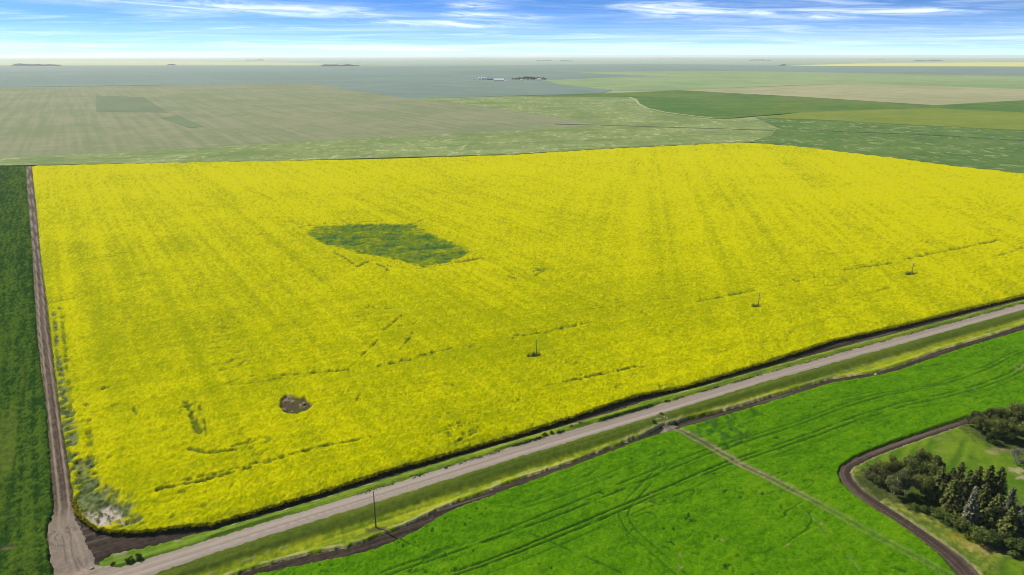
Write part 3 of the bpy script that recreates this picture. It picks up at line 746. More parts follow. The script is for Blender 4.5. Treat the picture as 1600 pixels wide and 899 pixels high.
def verge_u(x, y, sd, r):
    d, s, al = pdist(x, y, road_c)
    n = fbm(x, y, 1.1, 3, 341) - 0.5; n2 = fbm(x, y, 9, 2, 342) - 0.5
    st = vn(s / 0.7, al / 30, 343) - 0.5
    near = ss(90, 20, al)
    col = lerp((0.070, 0.140, 0.006), (0.200, 0.275, 0.012), ss(0.1, 0.9, 0.5 + 0.8 * n + 0.7 * st + 0.7 * n2))
    gcol = lerp((0.08, 0.17, 0.010), (0.15, 0.25, 0.012), 0.5 + n + st)
    col = col + (gcol - col) * (ss(150, 40, al) * 0.8)[..., None]
    dry = ss(0.55, 0.70, fbm(x, y, 3.5, 3, 344)) * ss(2.6, 0.5, sd) * (d > 6) 
    col = col + (np.array((0.36, 0.31, 0.19)) - col) * (dry * 0.7)[..., None]
    tall = ss(4.9, 4.3, d) * ss(3.4, 3.9, d) * ss(0.25, 0.6, vn(al / 7, al * 0, 345)) * 0.6
    col = col + (np.array((0.035, 0.065, 0.015)) - col) * (tall * 0.7)[..., None]
    return 0.15 + 0.16 * n + 0.08 * st + 0.55 * tall, col
patch('grass_verge', P_vergeu, verge_u, M_grass, w=0.5, rag=0.6, rag_lam=1.4, base=0.0, skirt=0.15, outer=0.2, label='narrow green grass verge between gravel road and canola')
def verge_l(x, y, sd, r):
    d, s, al = pdist(x, y, road_c)
    n = fbm(x, y, 1.2, 3, 351) - 0.5; n2 = fbm(x, y, 9, 2, 352) - 0.5
    st = vn(s / 0.9, al / 34, 353) - 0.5
    slope = ss(8.2, 6.2, d)
    col = lerp((0.13, 0.205, 0.006), (0.33, 0.38, 0.010), ss(0.1, 0.9, 0.5 + 0.8 * n + 0.6 * st + 0.7 * n2))
    slope_shade = lerp((0.070, 0.118, 0.008), (0.125, 0.172, 0.014), 0.5 + n + st)  # bank turned away from the sun, its shade painted into the grass
    col = col + (slope_shade - col) * slope[..., None]
    dry = ss(2.2, 0.3, sd) * ss(0.34, 0.6, fbm(x, y, 3.5, 3, 354)) * (d > 6)
    col = col + (lerp((0.42, 0.36, 0.14), (0.50, 0.44, 0.22), vn(x, y, 355)) - col) * (dry * 0.8)[..., None]
    sage = ss(0.3, 0.1, np.abs(d - 8.2 - 0.6 * np.sin(al / 17))) * ss(0.50, 0.68, vn(al / 1.9, al * 0, 356)) * ss(0.35, 0.6, vn(al / 31, al * 0, 357)) * 0.7
    col = col + (np.array((0.30, 0.34, 0.22)) - col) * (sage * 0.8)[..., None]
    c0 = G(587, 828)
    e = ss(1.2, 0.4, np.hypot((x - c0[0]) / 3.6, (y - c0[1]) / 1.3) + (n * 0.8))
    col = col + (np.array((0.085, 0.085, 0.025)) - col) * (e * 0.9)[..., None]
    return 0.22 + 0.26 * n + 0.10 * st + 0.25 * sage + 0.35 * ss(2.6, 0.6, sd) * (d > 6), col
patch('grass_verge', P_vergel, verge_l, M_grass, w=0.55, rag=0.45, rag_lam=1.4, base=0.0, skirt=0.15, outer=0.2, label='wide yellow-green grass verge with utility pole below the gravel road')

long_g = GP([(1340, 745), (1360, 768), (1400, 795), (1440, 820), (1480, 848), (1520, 875)])
def yard(x, y, sd, r):
    n = fbm(x, y, 1.1, 3, 361) - 0.5; n2 = fbm(x, y, 7, 3, 362) - 0.5
    ll = frame(40.0)(x, y)
    st = vn(ll[0] / 1.5, ll[1] / 16, 363) - 0.5
    col = lerp((0.070, 0.160, 0.006), (0.165, 0.260, 0.012), ss(0.1, 0.9, 0.5 + 0.5 * n + 0.6 * n2 + 0.7 * st))
    a = frame(118.0)(x, y)
    straw = ss(0.66, 0.82, vn(a[0] / 1.6, a[1] / 10, 364)) * ss(0.46, 0.6, fbm(x, y, 15, 2, 365))
    col = col + (np.array((0.30, 0.28, 0.09)) - col) * (straw * 0.65)[..., None]
    dl = pdist(x, y, long_g)[0]
    lg = ss(7.0, 4.0, dl + n * 3)
    lcol = lerp((0.095, 0.145, 0.014), (0.27, 0.30, 0.045), ss(0.1, 0.9, 0.5 + n + n2))
    col = col + (lcol - col) * (lg * 0.85)[..., None]
    rim = ss(1.0, 0.1, sd)
    col = col + (np.array((0.30, 0.28, 0.16)) - col) * (rim * 0.6)[..., None]
    for (sx, sy, sr, cc) in ((1565, 702, 1.6, (0.42, 0.33, 0.19)), (1550, 708, 1.2, (0.36, 0.30, 0.15)), (1591, 735, 1.5, (0.48, 0.40, 0.26)), (1598, 746, 1.4, (0.48, 0.40, 0.26)), (1500, 842, 2.0, (0.33, 0.26, 0.03)), (1522, 855, 2.0, (0.40, 0.32, 0.08)), (1548, 860, 2.4, (0.42, 0.35, 0.12)), (1572, 862, 1.6, (0.36, 0.33, 0.20))):
        c1 = G(sx, sy)
        q = ss(1.2, 0.5, np.hypot((x - c1[0]) / 1.5, y - c1[1]) / sr + n * 2.2)
        col = col + (np.array(cc) - col) * (q * 0.6)[..., None]
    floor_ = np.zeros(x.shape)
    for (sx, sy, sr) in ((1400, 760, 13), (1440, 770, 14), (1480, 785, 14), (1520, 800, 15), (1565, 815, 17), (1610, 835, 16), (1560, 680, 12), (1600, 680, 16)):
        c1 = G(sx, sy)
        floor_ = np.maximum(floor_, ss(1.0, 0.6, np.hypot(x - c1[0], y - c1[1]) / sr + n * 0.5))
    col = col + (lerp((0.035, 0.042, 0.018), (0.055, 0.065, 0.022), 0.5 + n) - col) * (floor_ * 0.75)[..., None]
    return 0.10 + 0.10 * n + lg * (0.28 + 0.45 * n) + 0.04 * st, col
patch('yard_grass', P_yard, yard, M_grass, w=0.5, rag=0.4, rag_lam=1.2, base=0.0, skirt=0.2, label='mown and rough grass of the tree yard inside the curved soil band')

# ================================================================ things
rng = np.random.default_rng(11)
def zt(x, y):
    return float(terrain(np.array([x], float), np.array([y], float))[0])
def link(name, me, parent=None):
    o = bpy.data.objects.new(name, me); C.objects.link(o)
    if parent: o.parent = parent
    return o
def thing(name, x, y, z, label, cat, rz=0.0, s=(1, 1, 1), group=None):
    o = bpy.data.objects.new(name, None); C.objects.link(o)
    o.empty_display_size = 0.5
    o.location = (x, y, z); o.rotation_euler = (0, 0, rz); o.scale = s
    return set_props(o, label, cat, group)

def quads_mesh(name, cen, nrm, size, mat, col=None, aspect=1.0):
    """many small leaf-sized faces: centre, facing, size per face"""
    n = len(cen)
    nrm = nrm / (np.linalg.norm(nrm, axis=1, keepdims=True) + 1e-9)
    ref = rng.normal(size=(n, 3))
    t = np.cross(nrm, ref); t /= np.linalg.norm(t, axis=1, keepdims=True) + 1e-9
    b = np.cross(nrm, t)
    s = size[:, None] * 0.5
    j = rng.uniform(0.6, 1.25, size=(n, 4, 1))
    V = np.stack([cen + (-t * aspect - b * 0.55) * s * j[:, 0], cen + (t * aspect * 0.6 - b) * s * j[:, 1],
                  cen + (t * aspect + b * 0.55) * s * j[:, 2], cen + (-t * aspect * 0.6 + b) * s * j[:, 3]], 1).reshape(-1, 3)
    me = bpy.data.meshes.new(name)
    me.vertices.add(n * 4); me.loops.add(n * 4); me.polygons.add(n)
    me.vertices.foreach_set('co', V.astype(np.float32).ravel())
    me.loops.foreach_set('vertex_index', np.arange(n * 4, dtype=np.int32))
    me.polygons.foreach_set('loop_start', np.arange(0, n * 4, 4, dtype=np.int32))
    me.update(calc_edges=True)
    if col is not None:
        at = me.attributes.new('tint', 'FLOAT_COLOR', 'POINT')
        c4 = np.ones((n * 4, 4), dtype=np.float32); c4[:, :3] = np.repeat(col, 4, axis=0)
        at.data.foreach_set('color', c4.ravel())
    me.materials.append(mat)
    return me

def tube_bm(bm, pts, radii, seg=6):
    prev = None
    for i, (p, r) in enumerate(zip(pts, radii)):
        p = Vector(p)
        d = Vector(pts[min(i + 1, len(pts) - 1)]) - Vector(pts[max(i - 1, 0)])
        q = d.to_track_quat('Z', 'Y')
        ring = [bm.verts.new(p + q @ Vector((math.cos(2 * math.pi * k / seg) * r, math.sin(2 * math.pi * k / seg) * r, 0))) for k in range(seg)]
        if prev:
            for k in range(seg):
                bm.faces.new((prev[k], prev[(k + 1) % seg], ring[(k + 1) % seg], ring[k]))
        else:
            bm.faces.new(ring[::-1])
        prev = ring
    bm.faces.new(prev)
def bm_mesh(name, bm, mat, smooth=True):
    bmesh.ops.recalc_face_normals(bm, faces=bm.faces[:])
    me = bpy.data.meshes.new(name); bm.to_mesh(me); bm.free()
    me.materials.append(mat)
    for p in me.polygons: p.use_smooth = smooth
    return me
def box_bm(bm, cx, cy, cz, sx, sy, sz, bevel=0.0):
    r = bmesh.ops.create_cube(bm, size=1.0)
    for v_ in r['verts']:
        v_.co = Vector((cx + v_.co.x * sx, cy + v_.co.y * sy, cz + v_.co.z * sz))
    if bevel:
        es = list({e for v_ in r['verts'] for e in v_.link_edges})
        bmesh.ops.bevel(bm, geom=es, offset=bevel, segments=1, affect='EDGES')

M_bark = plain_mat('grey_bark', (0.14, 0.11, 0.085), (0.22, 0.185, 0.15), 0.4, axis=(1, 1, 0.2))
M_palebark = plain_mat('pale_poplar_bark', (0.46, 0.43, 0.36), (0.58, 0.55, 0.48), 0.5)
M_leaf = tint_mat('leaves', 1.2, 0.18, 0.0, trans=0.25, rough=0.75)
M_needle = tint_mat('needles', 1.2, 0.12, 0.0, trans=0.06, rough=0.8)

def spruce_meshes(k, H, Rb, base, tip):
    """a tapered trunk and whorls of drooping boughs, each bough a spray of needle tufts"""
    rs = np.random.default_rng(100 + k)
    bm = bmesh.new()
    tube_bm(bm, [(0, 0, -0.5), (0.02, 0, H * 0.3), (0, 0.03, H * 0.7), (0, 0, H * 0.98)], [0.22, 0.16, 0.09, 0.03], 7)
    lev = 0.9
    cen, nrm, siz, col = [], [], [], []
    while lev < H - 0.15:
        t = lev / H
        prof = (1 - t) ** 0.72 * (0.55 + 0.45 * min(1, t / 0.12))
        nb = max(4, int(9 - 4 * t))
        a0 = rs.uniform(0, 6.28)
        for b in range(nb):
            if rs.random() < 0.10: continue
            a = a0 + b * 6.283 / nb + rs.normal() * 0.16
            L = (Rb * prof + 0.22) * rs.uniform(0.68, 1.22)
            up = 0.22 if t > 0.75 else -0.10
            tint = rs.uniform(0.75, 1.25)
            if L > 0.8:
                e = (math.cos(a) * L * 0.9, math.sin(a) * L * 0.9, lev + up * L * 0.7)
                tube_bm(bm, [(0, 0, lev), (e[0] * 0.5, e[1] * 0.5, lev + 0.1), e], [0.045, 0.03, 0.012], 3)
            nt = int(7 + 11 * L)
            for _ in range(nt):
                s_ = rs.uniform(0.12, 1.0) ** 0.75
                wd = 0.34 * L * (1 - s_ * 0.65)
                lat = rs.normal() * wd * 0.55
                z_ = lev + up * L * s_ - 0.22 * (s_ ** 2) * L - abs(lat) * 0.22 + rs.normal() * 0.10
                cx_ = math.cos(a) * L * s_ - math.sin(a) * lat
                cy_ = math.sin(a) * L * s_ + math.cos(a) * lat
                cen.append((cx_, cy_, z_))
                nrm.append((rs.normal() * 0.55 + math.cos(a) * 0.55, rs.normal() * 0.55 + math.sin(a) * 0.55, 0.75 + rs.normal() * 0.35))
                siz.append(rs.uniform(0.24, 0.50) * (1.0 - 0.25 * t))
                c = np.array(base) * (1 - s_ ** 2) + np.array(tip) * s_ ** 2  # light tips and dark inner boughs, highlight and shade put into the colour
                col.append(c * tint * rs.uniform(0.8, 1.25))
        lev += 0.46 * rs.uniform(0.85, 1.15) * (1.0 if t < 0.8 else 0.75)
    tr = bm_mesh('spruce_trunk_mesh', bm, M_bark)
    cr = quads_mesh('spruce_crown_mesh', np.array(cen), np.array(nrm), np.array(siz), M_needle, np.clip(np.array(col), 0, 1), 1.25)
    return tr, cr

def broad_meshes(k, H, Rc, low, c1, c2, lobes=24, per=170, leaf=0.30, bark=None, trunk_lean=0.0, sparse=0.0):
    """trunk that forks into limbs, a crown of uneven leaf clumps at the limb ends"""
    rs = np.random.default_rng(300 + k)
    bm = bmesh.new()
    fork = H * low
    tube_bm(bm, [(0, 0, -0.4), (trunk_lean * 0.4, 0.05, fork * 0.6), (trunk_lean, 0, fork * 1.15)], [0.035 * H * 0.55, 0.03 * H * 0.5, 0.025 * H * 0.45], 7)
    cen, nrm, siz, col = [], [], [], []
    for i in range(lobes):
        u_ = rs.uniform(0, 1); a = i * 2.4 + rs.normal() * 0.3
        zc_ = H * (low + 0.06 + (0.90 - low) * u_)
        ring = math.sqrt(max(0.03, 1 - (2 * u_ - 0.85) ** 2 * 0.75))
        rad = Rc * ring * rs.uniform(0.35, 0.95)
        c = np.array([trunk_lean + math.cos(a) * rad, math.sin(a) * rad, zc_])
        lr = Rc * rs.uniform(0.24, 0.46)
        if rs.random() < 0.75:
            s0 = (trunk_lean, 0, fork)
            mid = (trunk_lean + (c[0] - trunk_lean) * 0.5, c[1] * 0.5, fork + (c[2] - fork) * 0.62)
            tube_bm(bm, [s0, mid, tuple(c)], [0.014 * H, 0.008 * H, 0.003 * H], 4)
        n = int(per * (lr / (Rc * 0.35)) ** 2)
        d = rs.normal(size=(n, 3)); d /= np.linalg.norm(d, axis=1, keepdims=True)
        rr_ = rs.uniform(0.35, 1.08, size=(n, 1)) ** 0.5
        sc_ = np.array([1.0, 1.0, 0.78]) * lr
        pts = c + d * rr_ * sc_
        t1 = rs.uniform(0.8, 1.2); mix_ = np.clip(rs.uniform(0, 1) * 0.6 + 0.2 + rs.normal(size=(n, 1)) * 0.2, 0, 1)
        cen.append(pts); nrm.append(d + rs.normal(size=(n, 3)) * 0.7 + np.array([0, 0, 0.35]))
        siz.append(rs.uniform(0.65, 1.3, size=n) * leaf)
        col.append((np.array(c1) * (1 - mix_) + np.array(c2) * mix_) * t1)
    tr = bm_mesh('trunk_mesh', bm, bark or M_bark)
    cr = quads_mesh('crown_mesh', np.concatenate(cen), np.concatenate(nrm), np.concatenate(siz), M_leaf, np.clip(np.concatenate(col), 0, 1))
    return tr, cr

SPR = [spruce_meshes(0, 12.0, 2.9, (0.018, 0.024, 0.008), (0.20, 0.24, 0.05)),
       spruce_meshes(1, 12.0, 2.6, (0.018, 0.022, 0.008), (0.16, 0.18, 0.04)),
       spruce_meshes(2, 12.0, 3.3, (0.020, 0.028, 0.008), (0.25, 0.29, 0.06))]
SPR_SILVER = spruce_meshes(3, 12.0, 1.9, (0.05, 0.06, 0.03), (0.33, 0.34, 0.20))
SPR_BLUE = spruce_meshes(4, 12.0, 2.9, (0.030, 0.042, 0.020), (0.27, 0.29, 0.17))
BRD = [broad_meshes(0, 8.0, 3.4, 0.22, (0.045, 0.070, 0.014), (0.28, 0.31, 0.075)),
       broad_meshes(1, 8.0, 3.0, 0.18, (0.045, 0.058, 0.018), (0.26, 0.27, 0.105)),
       broad_meshes(2, 8.0, 3.6, 0.25, (0.055, 0.080, 0.014), (0.32, 0.37, 0.09))]
BRD_PALE = broad_meshes(3, 8.0, 3.3, 0.32, (0.080, 0.095, 0.030), (0.36, 0.37, 0.14), bark=M_palebark, trunk_lean=0.9, lobes=20)
SHR = [broad_meshes(5, 2.6, 1.9, 0.10, (0.050, 0.090, 0.020), (0.19, 0.26, 0.05), 13, 130, 0.22),
       broad_meshes(6, 2.6, 2.1, 0.10, (0.060, 0.100, 0.020), (0.26, 0.32, 0.065), 13, 130, 0.22),
       broad_meshes(7, 2.6, 1.8, 0.10, (0.035, 0.060, 0.018), (0.12, 0.155, 0.04), 13, 130, 0.22)]
SHR_SILVER = broad_meshes(8, 2.8, 2.3, 0.10, (0.20, 0.21, 0.15), (0.38, 0.37, 0.28), 14, 120, 0.20)
SHR_DEAD = broad_meshes(9, 2.4, 2.0, 0.10, (0.10, 0.085, 0.06), (0.20, 0.17, 0.12), 11, 60, 0.18)

def tree(name, meshes, px, py, label, hgt, base_h, wid=1.0, cat='tree', group=None):
    x, y = G(px, py)
    s = hgt / base_h
    t = thing(name, x, y, zt(x, y), label, cat, rng.uniform(0, 6.28), (s * wid, s * wid, s), group)
    link('trunk', meshes[0], t); link('crown', meshes[1], t)
    return t

# spruces: (px, py of the foot, height, width, variant, label)
for px, py, hh, ww, kk, lb in [
    (1463, 778, 12.0, 0.95, 2, 'dark spruce at the west end of the spruce grove, next to the leafy trees'),
    (1478, 783, 12.6, 0.95, 0, 'tall dark green spruce, second from the west end of the grove'),
    (1492, 776, 13.2, 0.9, 1, 'slim dark spruce rising behind the west half of the grove'),
    (1484, 794, 11.0, 1.0, 2, 'olive green spruce at the front edge of the grove, its foot by the low shrubs'),
    (1505, 786, 12.5, 1.0, 0, 'dark spruce directly behind the silvery spruce'),
    (1520, 782, 13.0, 0.85, 1, 'narrow dark spruce with pointed top in the middle of the back row'),
    (1537, 782, 13.4, 0.8, 1, 'pointed spruce standing out against the lawn, second from the row end'),
    (1553, 786, 13.6, 0.85, 0, 'dark spruce at the lawn end of the back row, its tip against the grass'),
    (1532, 800, 10.8, 1.0, 0, 'shaded dark spruce between the silvery spruce and the blue-grey spruces'),
    (1500, 800, 9.5, 1.0, 1, 'short dark spruce filling the shade beside the silvery spruce'),
    (1550, 822, 11.6, 1.0, 2, 'olive spruce with spreading boughs right of the silvery spruce'),
    (1625, 838, 12.0, 1.0, 0, 'dark spruce partly cut by the frame edge beside the blue-grey spruces'),
    (1572, 836, 10.0, 1.05, 2, 'broad olive spruce in front of the blue-grey spruces'),
    (1610, 858, 9.0, 1.05, 1, 'lowest dark spruce near the bottom shrubs at the frame edge')]:
    tree('spruce_tree', SPR[kk], px, py, lb, hh * 0.80, 12.0, ww * 1.30, 'tree', 'spruces of the yard grove')
tree('spruce_tree', SPR_SILVER, 1513, 815, 'slender silvery grey spruce at the front of the dark grove', 10.6, 12.0, 1.1, 'tree')
for px, py, hh, ww, lb in [(1570, 818, 12.2, 0.95, 'blue-grey spruce whose pale tip stands above the olive spruce'),
                           (1596, 830, 12.0, 1.0, 'blue-grey spruce near the frame edge with pale upper boughs')]:
    tree('spruce_tree', SPR_BLUE, px, py, lb, hh * 0.86, 12.0, ww * 1.1, 'tree', 'blue-grey spruces')
# leafy trees
for px, py, hh, ww, me_, lb in [
    (1362, 752, 4.6, 1.05, BRD[1], 'low rounded grey-green tree at the western tip of the grove'),
    (1378, 748, 5.6, 1.0, BRD[0], 'leafy tree just east of the grove tip'),
    (1377, 762, 5.0, 1.0, BRD[1], 'squat dark leafy tree over the deep shade at the grove tip'),
    (1398, 745, 6.2, 0.95, BRD[0], 'leafy tree at the lawn side of the western grove'),
    (1395, 774, 7.4, 0.85, BRD_PALE, 'pale leaved tree with light upright limbs in front of the grove'),
    (1414, 776, 7.6, 0.9, BRD_PALE, 'pale poplar with a white leaning trunk showing below its crown'),
    (1422, 752, 7.4, 1.0, BRD[2], 'fresh green tree in the middle of the leafy grove'),
    (1437, 738, 7.6, 0.75, BRD[0], 'upright leafy tree poking up by the lawn, highest of the leafy group'),
    (1446, 762, 7.2, 1.0, BRD[2], 'rounded green tree beside the westernmost spruce'),
    (1440, 776, 6.6, 0.9, BRD[0], 'leafy tree in front of the westernmost spruce'),
    (1458, 750, 7.0, 0.9, BRD[1], 'grey-green tree between lawn and spruces'),
    (1521, 668, 5.6, 1.0, BRD[1], 'dark bushy tree where the soil band meets the northern grove'),
    (1533, 676, 5.6, 1.0, BRD[0], 'bushy tree second from the soil band in the northern grove'),
    (1544, 664, 5.8, 0.9, BRD[1], 'small dark tree at the crop side of the northern grove'),
    (1556, 684, 6.4, 1.0, BRD[2], 'fresh green tree by the lawn edge of the northern grove'),
    (1562, 668, 7.2, 0.9, BRD[0], 'round crowned tree in the middle of the northern grove'),
    (1578, 688, 7.0, 1.0, BRD[0], 'leafy tree over the dark shade beside the silvery bush'),
    (1583, 672, 8.6, 0.9, BRD[2], 'tall light green tree of the northern grove'),
    (1598, 678, 9.0, 1.0, BRD[1], 'tall grey-green tree of the northern grove at the frame edge'),
    (1612, 692, 8.2, 1.0, BRD[0], 'tree cut by the frame edge above the silvery bush')]:
    tree('leafy_tree', me_, px, py, lb, hh, 8.0, ww, 'tree', 'leafy trees of the yard')
# shrubs
for px, py, hh, ww, me_, lb in [
    (1548, 692, 3.0, 1.0, SHR[2], 'dark low bush casting deep shade on the lawn edge'),
    (1594, 724, 3.6, 0.85, SHR_SILVER, 'silvery white bush beside bare ground at the frame edge'),
    (1428, 797, 1.7, 1.0, SHR[1], 'first low shrub of the line below the grove, nearest its western end'),
    (1444, 802, 1.9, 1.0, SHR[0], 'second low shrub from the western end of the shrub line'),
    (1460, 807, 2.1, 1.0, SHR[1], 'third low shrub from the western end of the shrub line'),
    (1475, 815, 2.4, 1.0, SHR[0], 'middle shrub of the line below the spruces'),
    (1489, 821, 2.6, 1.0, SHR[0], 'green shrub just left of the silvery spruce foot'),
    (1503, 829, 2.8, 1.0, SHR[1], 'bright green shrub below the silvery spruce foot'),
    (1517, 836, 2.6, 1.0, SHR[0], 'green shrub right below the silvery spruce'),
    (1530, 846, 3.4, 1.0, SHR[1], 'tallest yellow-green shrub at the bottom of the grove'),
    (1545, 855, 3.0, 1.0, SHR[0], 'shrub above the dry yellow weeds'),
    (1562, 852, 3.2, 1.05, SHR[2], 'dark shrub between the yellow-green shrub and frame edge'),
    (1580, 862, 3.2, 1.1, SHR[0], 'broad shrub near the lower frame edge'),
    (1600, 866, 3.4, 1.1, SHR[2], 'dark shrub cut by the frame edge at the bottom of the grove'),
    (1541, 861, 1.3, 1.1, SHR_DEAD, 'dry brown brush heap curled below the yellow-green shrub'),
    (204, 884, 1.3, 1.0, SHR[2], 'dark roadside bush closest to the track junction'),
    (219, 879, 1.4, 0.9, SHR[2], 'dark roadside bush second from the track junction'),
    (178, 888, 0.8, 1.0, SHR[2], 'small dark weed clump at the tip of the roadside verge'),
    (851, 685, 0.9, 1.4, SHR[2], 'rounded dark bush at the road edge midway along the canola'),
    (862, 682, 0.8, 1.4, SHR[2], 'smaller dark bush next to the midway roadside bush'),
    (893, 672, 0.7, 1.5, SHR[2], 'dark bush on the road edge east of the midway pair'),
    (907, 667, 0.7, 1.6, SHR[2], 'low dark bush further east on the road edge'),
    (1033, 652, 0.7, 1.3, SHR[2], 'dark bush on the verge above the gravel approach'),
    (1022, 664, 0.8, 1.4, SHR[2], 'dark green bush left of the gravel approach'),
    (1054, 661, 0.8, 1.4, SHR[2], 'dark bush right of the gravel approach')]:
    tree('shrub', me_, px, py, lb, hh, 2.6, ww, 'shrub')
# tall dark grass fringe on the road's upper edge
def fringe(name, spans, label):
    cen, nrm, siz, col = [], [], [], []
    for (x0, y0), (x1, y1), hh, dens in spans:
        a, b = np.array(G(x0, y0)), np.array(G(x1, y1))
        n = int(np.linalg.norm(b - a) * dens)
        t = rng.uniform(0, 1, n)
        keep = vn(t * np.linalg.norm(b - a) / 4.0, t * 0 + x0, 400) > 0.38
        t = t[keep]; n = len(t)
        p = a + (b - a) * t[:, None] + rng.normal(size=(n, 2)) * 0.35
        zz_ = rng.uniform(0.05, 1.0, n) * hh
        zg = terrain(p[:, 0], p[:, 1])
        cen.append(np.stack([p[:, 0], p[:, 1], zz_ + zg], -1)); nrm.append(rng.normal(size=(n, 3)) * np.array([1, 1, 0.4]))
        siz.append(rng.uniform(0.18, 0.42, n)); col.append(np.array([0.035, 0.06, 0.016]) * rng.uniform(0.6, 1.6, (n, 1)))
    me = quads_mesh(name, np.concatenate(cen), np.concatenate(nrm), np.concatenate(siz), M_leaf, np.concatenate(col))
    set_props(link(name, me), label, None, None, 'stuff')
fringe('tall_grass', [((800, 703), (870, 682), 0.5, 40), ((870, 682), (1045, 631), 0.7, 50), ((500, 797), (800, 704), 0.35, 12), ((1045, 631), (1190, 590), 0.4, 18), ((1200, 587), (1600, 477), 0.4, 8)],
       'dark tall grass fringe along the upper edge of the gravel road')

# ragged plants that lean out of the canola's cut edge
def canola_fringe():
    cen, siz, col = [], [], []
    pts = GP(can_left[8:] + can_near, 1.1)
    for a, b in zip(pts[:-1], pts[1:]):
        L = np.linalg.norm(b - a); dist = np.linalg.norm((a + b) / 2)
        n = int(L * 90 * min(1, 190 / dist))
        t = rng.uniform(0, 1, n); d = (b - a) / L; nn = np.array([-d[1], d[0]])
        p = a + (b - a) * t[:, None]
        off = rng.normal(size=n) * 0.22 + (vn(p[:, 0] / 1.3, p[:, 1] / 1.3, 410) - 0.5) * 0.7
        p = p + nn * (off + 0.15)[:, None]
        hz = rng.uniform(0.15, 1.32, n) * (0.85 + 0.3 * vn(p[:, 0] / 0.9, p[:, 1] / 0.9, 411))
        zg = terrain(p[:, 0], p[:, 1])
        cen.append(np.stack([p[:, 0], p[:, 1], zg + hz], -1)); siz.append(rng.uniform(0.16, 0.34, n) * (1 + dist / 900))
        top = (hz > 0.70) & (rng.random(n) < 0.85)
        col.append(np.where(top[:, None], np.array([0.56, 0.50, 0.0]), np.array([0.032, 0.058, 0.008])) * rng.uniform(0.6, 1.25, (n, 1)))
    c = np.concatenate(cen)
    me = quads_mesh('canola_fringe', c, rng.normal(size=c.shape) * np.array([1, 1, 0.5]) + np.array([0, 0, 0.3]), np.concatenate(siz), M_leaf, np.concatenate(col))
    set_props(link('canola_fringe', me), 'ragged leaning canola plants along the near edge of the field', None, None, 'stuff')
canola_fringe()

# utility poles
M_pole = plain_mat('weathered_pole', (0.12, 0.10, 0.072), (0.23, 0.195, 0.145), 0.5, axis=(2, 2, 0.15))
M_porcelain = plain_mat('insulator_porcelain', (0.55, 0.56, 0.54), (0.62, 0.62, 0.60), 0.3, 0.3)
M_steel = plain_mat('galvanised_steel', (0.35, 0.36, 0.36), (0.45, 0.45, 0.45), 0.3, 0.4, metal=0.6)
def pole_h(px, py, ptop):
    x, y = G(px, py)
    b = (449.5 - ptop) / F_PX
    a = (px - 800) / F_PX
    t = y / (CP + b * SP)
    return CAM_H + t * (-SP + b * CP)
def util_pole(px, py, ptop, cross, label, lean=0.0):
    x, y = G(px, py); H = pole_h(px, py, ptop)
    t = thing('utility_pole', x, y, zt(x, y), label, 'utility pole', -math.atan2(RD[0], RD[1]), group='utility poles near the road')
    t.rotation_euler = (0, lean, -math.atan2(RD[0], RD[1]))
    bm = bmesh.new(); tube_bm(bm, [(0, 0, -0.6), (0, 0, H * 0.5), (0, 0, H)], [0.19, 0.16, 0.12], 10)
    link('post', bm_mesh('post_mesh', bm, M_pole), t)
    def insul(ix, iz):
        bm = bmesh.new()
        prof = [(0.03, 0), (0.03, 0.16), (0.10, 0.17), (0.11, 0.24), (0.06, 0.27), (0.08, 0.34), (0.03, 0.40)]
        tube_bm(bm, [(ix, 0, iz + h_) for _, h_ in prof], [r_ for r_, _ in prof], 8)
        link('insulator', bm_mesh('insulator_mesh', bm, M_porcelain), t)
    insul(0, H)
    if cross:
        bm = bmesh.new(); box_bm(bm, 0, 0.2, H * 0.80, 2.6, 0.14, 0.16, 0.015)
        arm = link('crossarm', bm_mesh('crossarm_mesh', bm, M_pole, False), t)
        for s_ in (-1, 1):
            bm = bmesh.new(); tube_bm(bm, [(0, 0.24, H * 0.80 - 0.7), (s_ * 0.8, 0.24, H * 0.80 - 0.05)], [0.025, 0.025], 5)
            link('brace', bm_mesh('brace_mesh', bm, M_steel), arm)
            insul(s_ * 1.15, H * 0.80 + 0.07)
    else:
        bm = bmesh.new(); tube_bm(bm, [(0.14, 0, H - 1.1), (0.42, 0, H - 1.0), (0.42, 0, H - 0.6)], [0.03, 0.03, 0.03], 5)
        link('bracket', bm_mesh('bracket_mesh', bm, M_steel), t)
util_pole(587.5, 824, 767, False, 'bare wooden utility pole on the grass verge below the road')
util_pole(838, 558, 530.5, False, 'utility pole in a dark weed patch in the middle of the canola')
util_pole(1184, 480.5, 455, False, 'utility pole in the canola between the middle pole and the crossarm pole', R(1.5))
util_pole(1424, 429.5, 411, True, 'utility pole with a crossarm in the canola, farthest from the road junction')

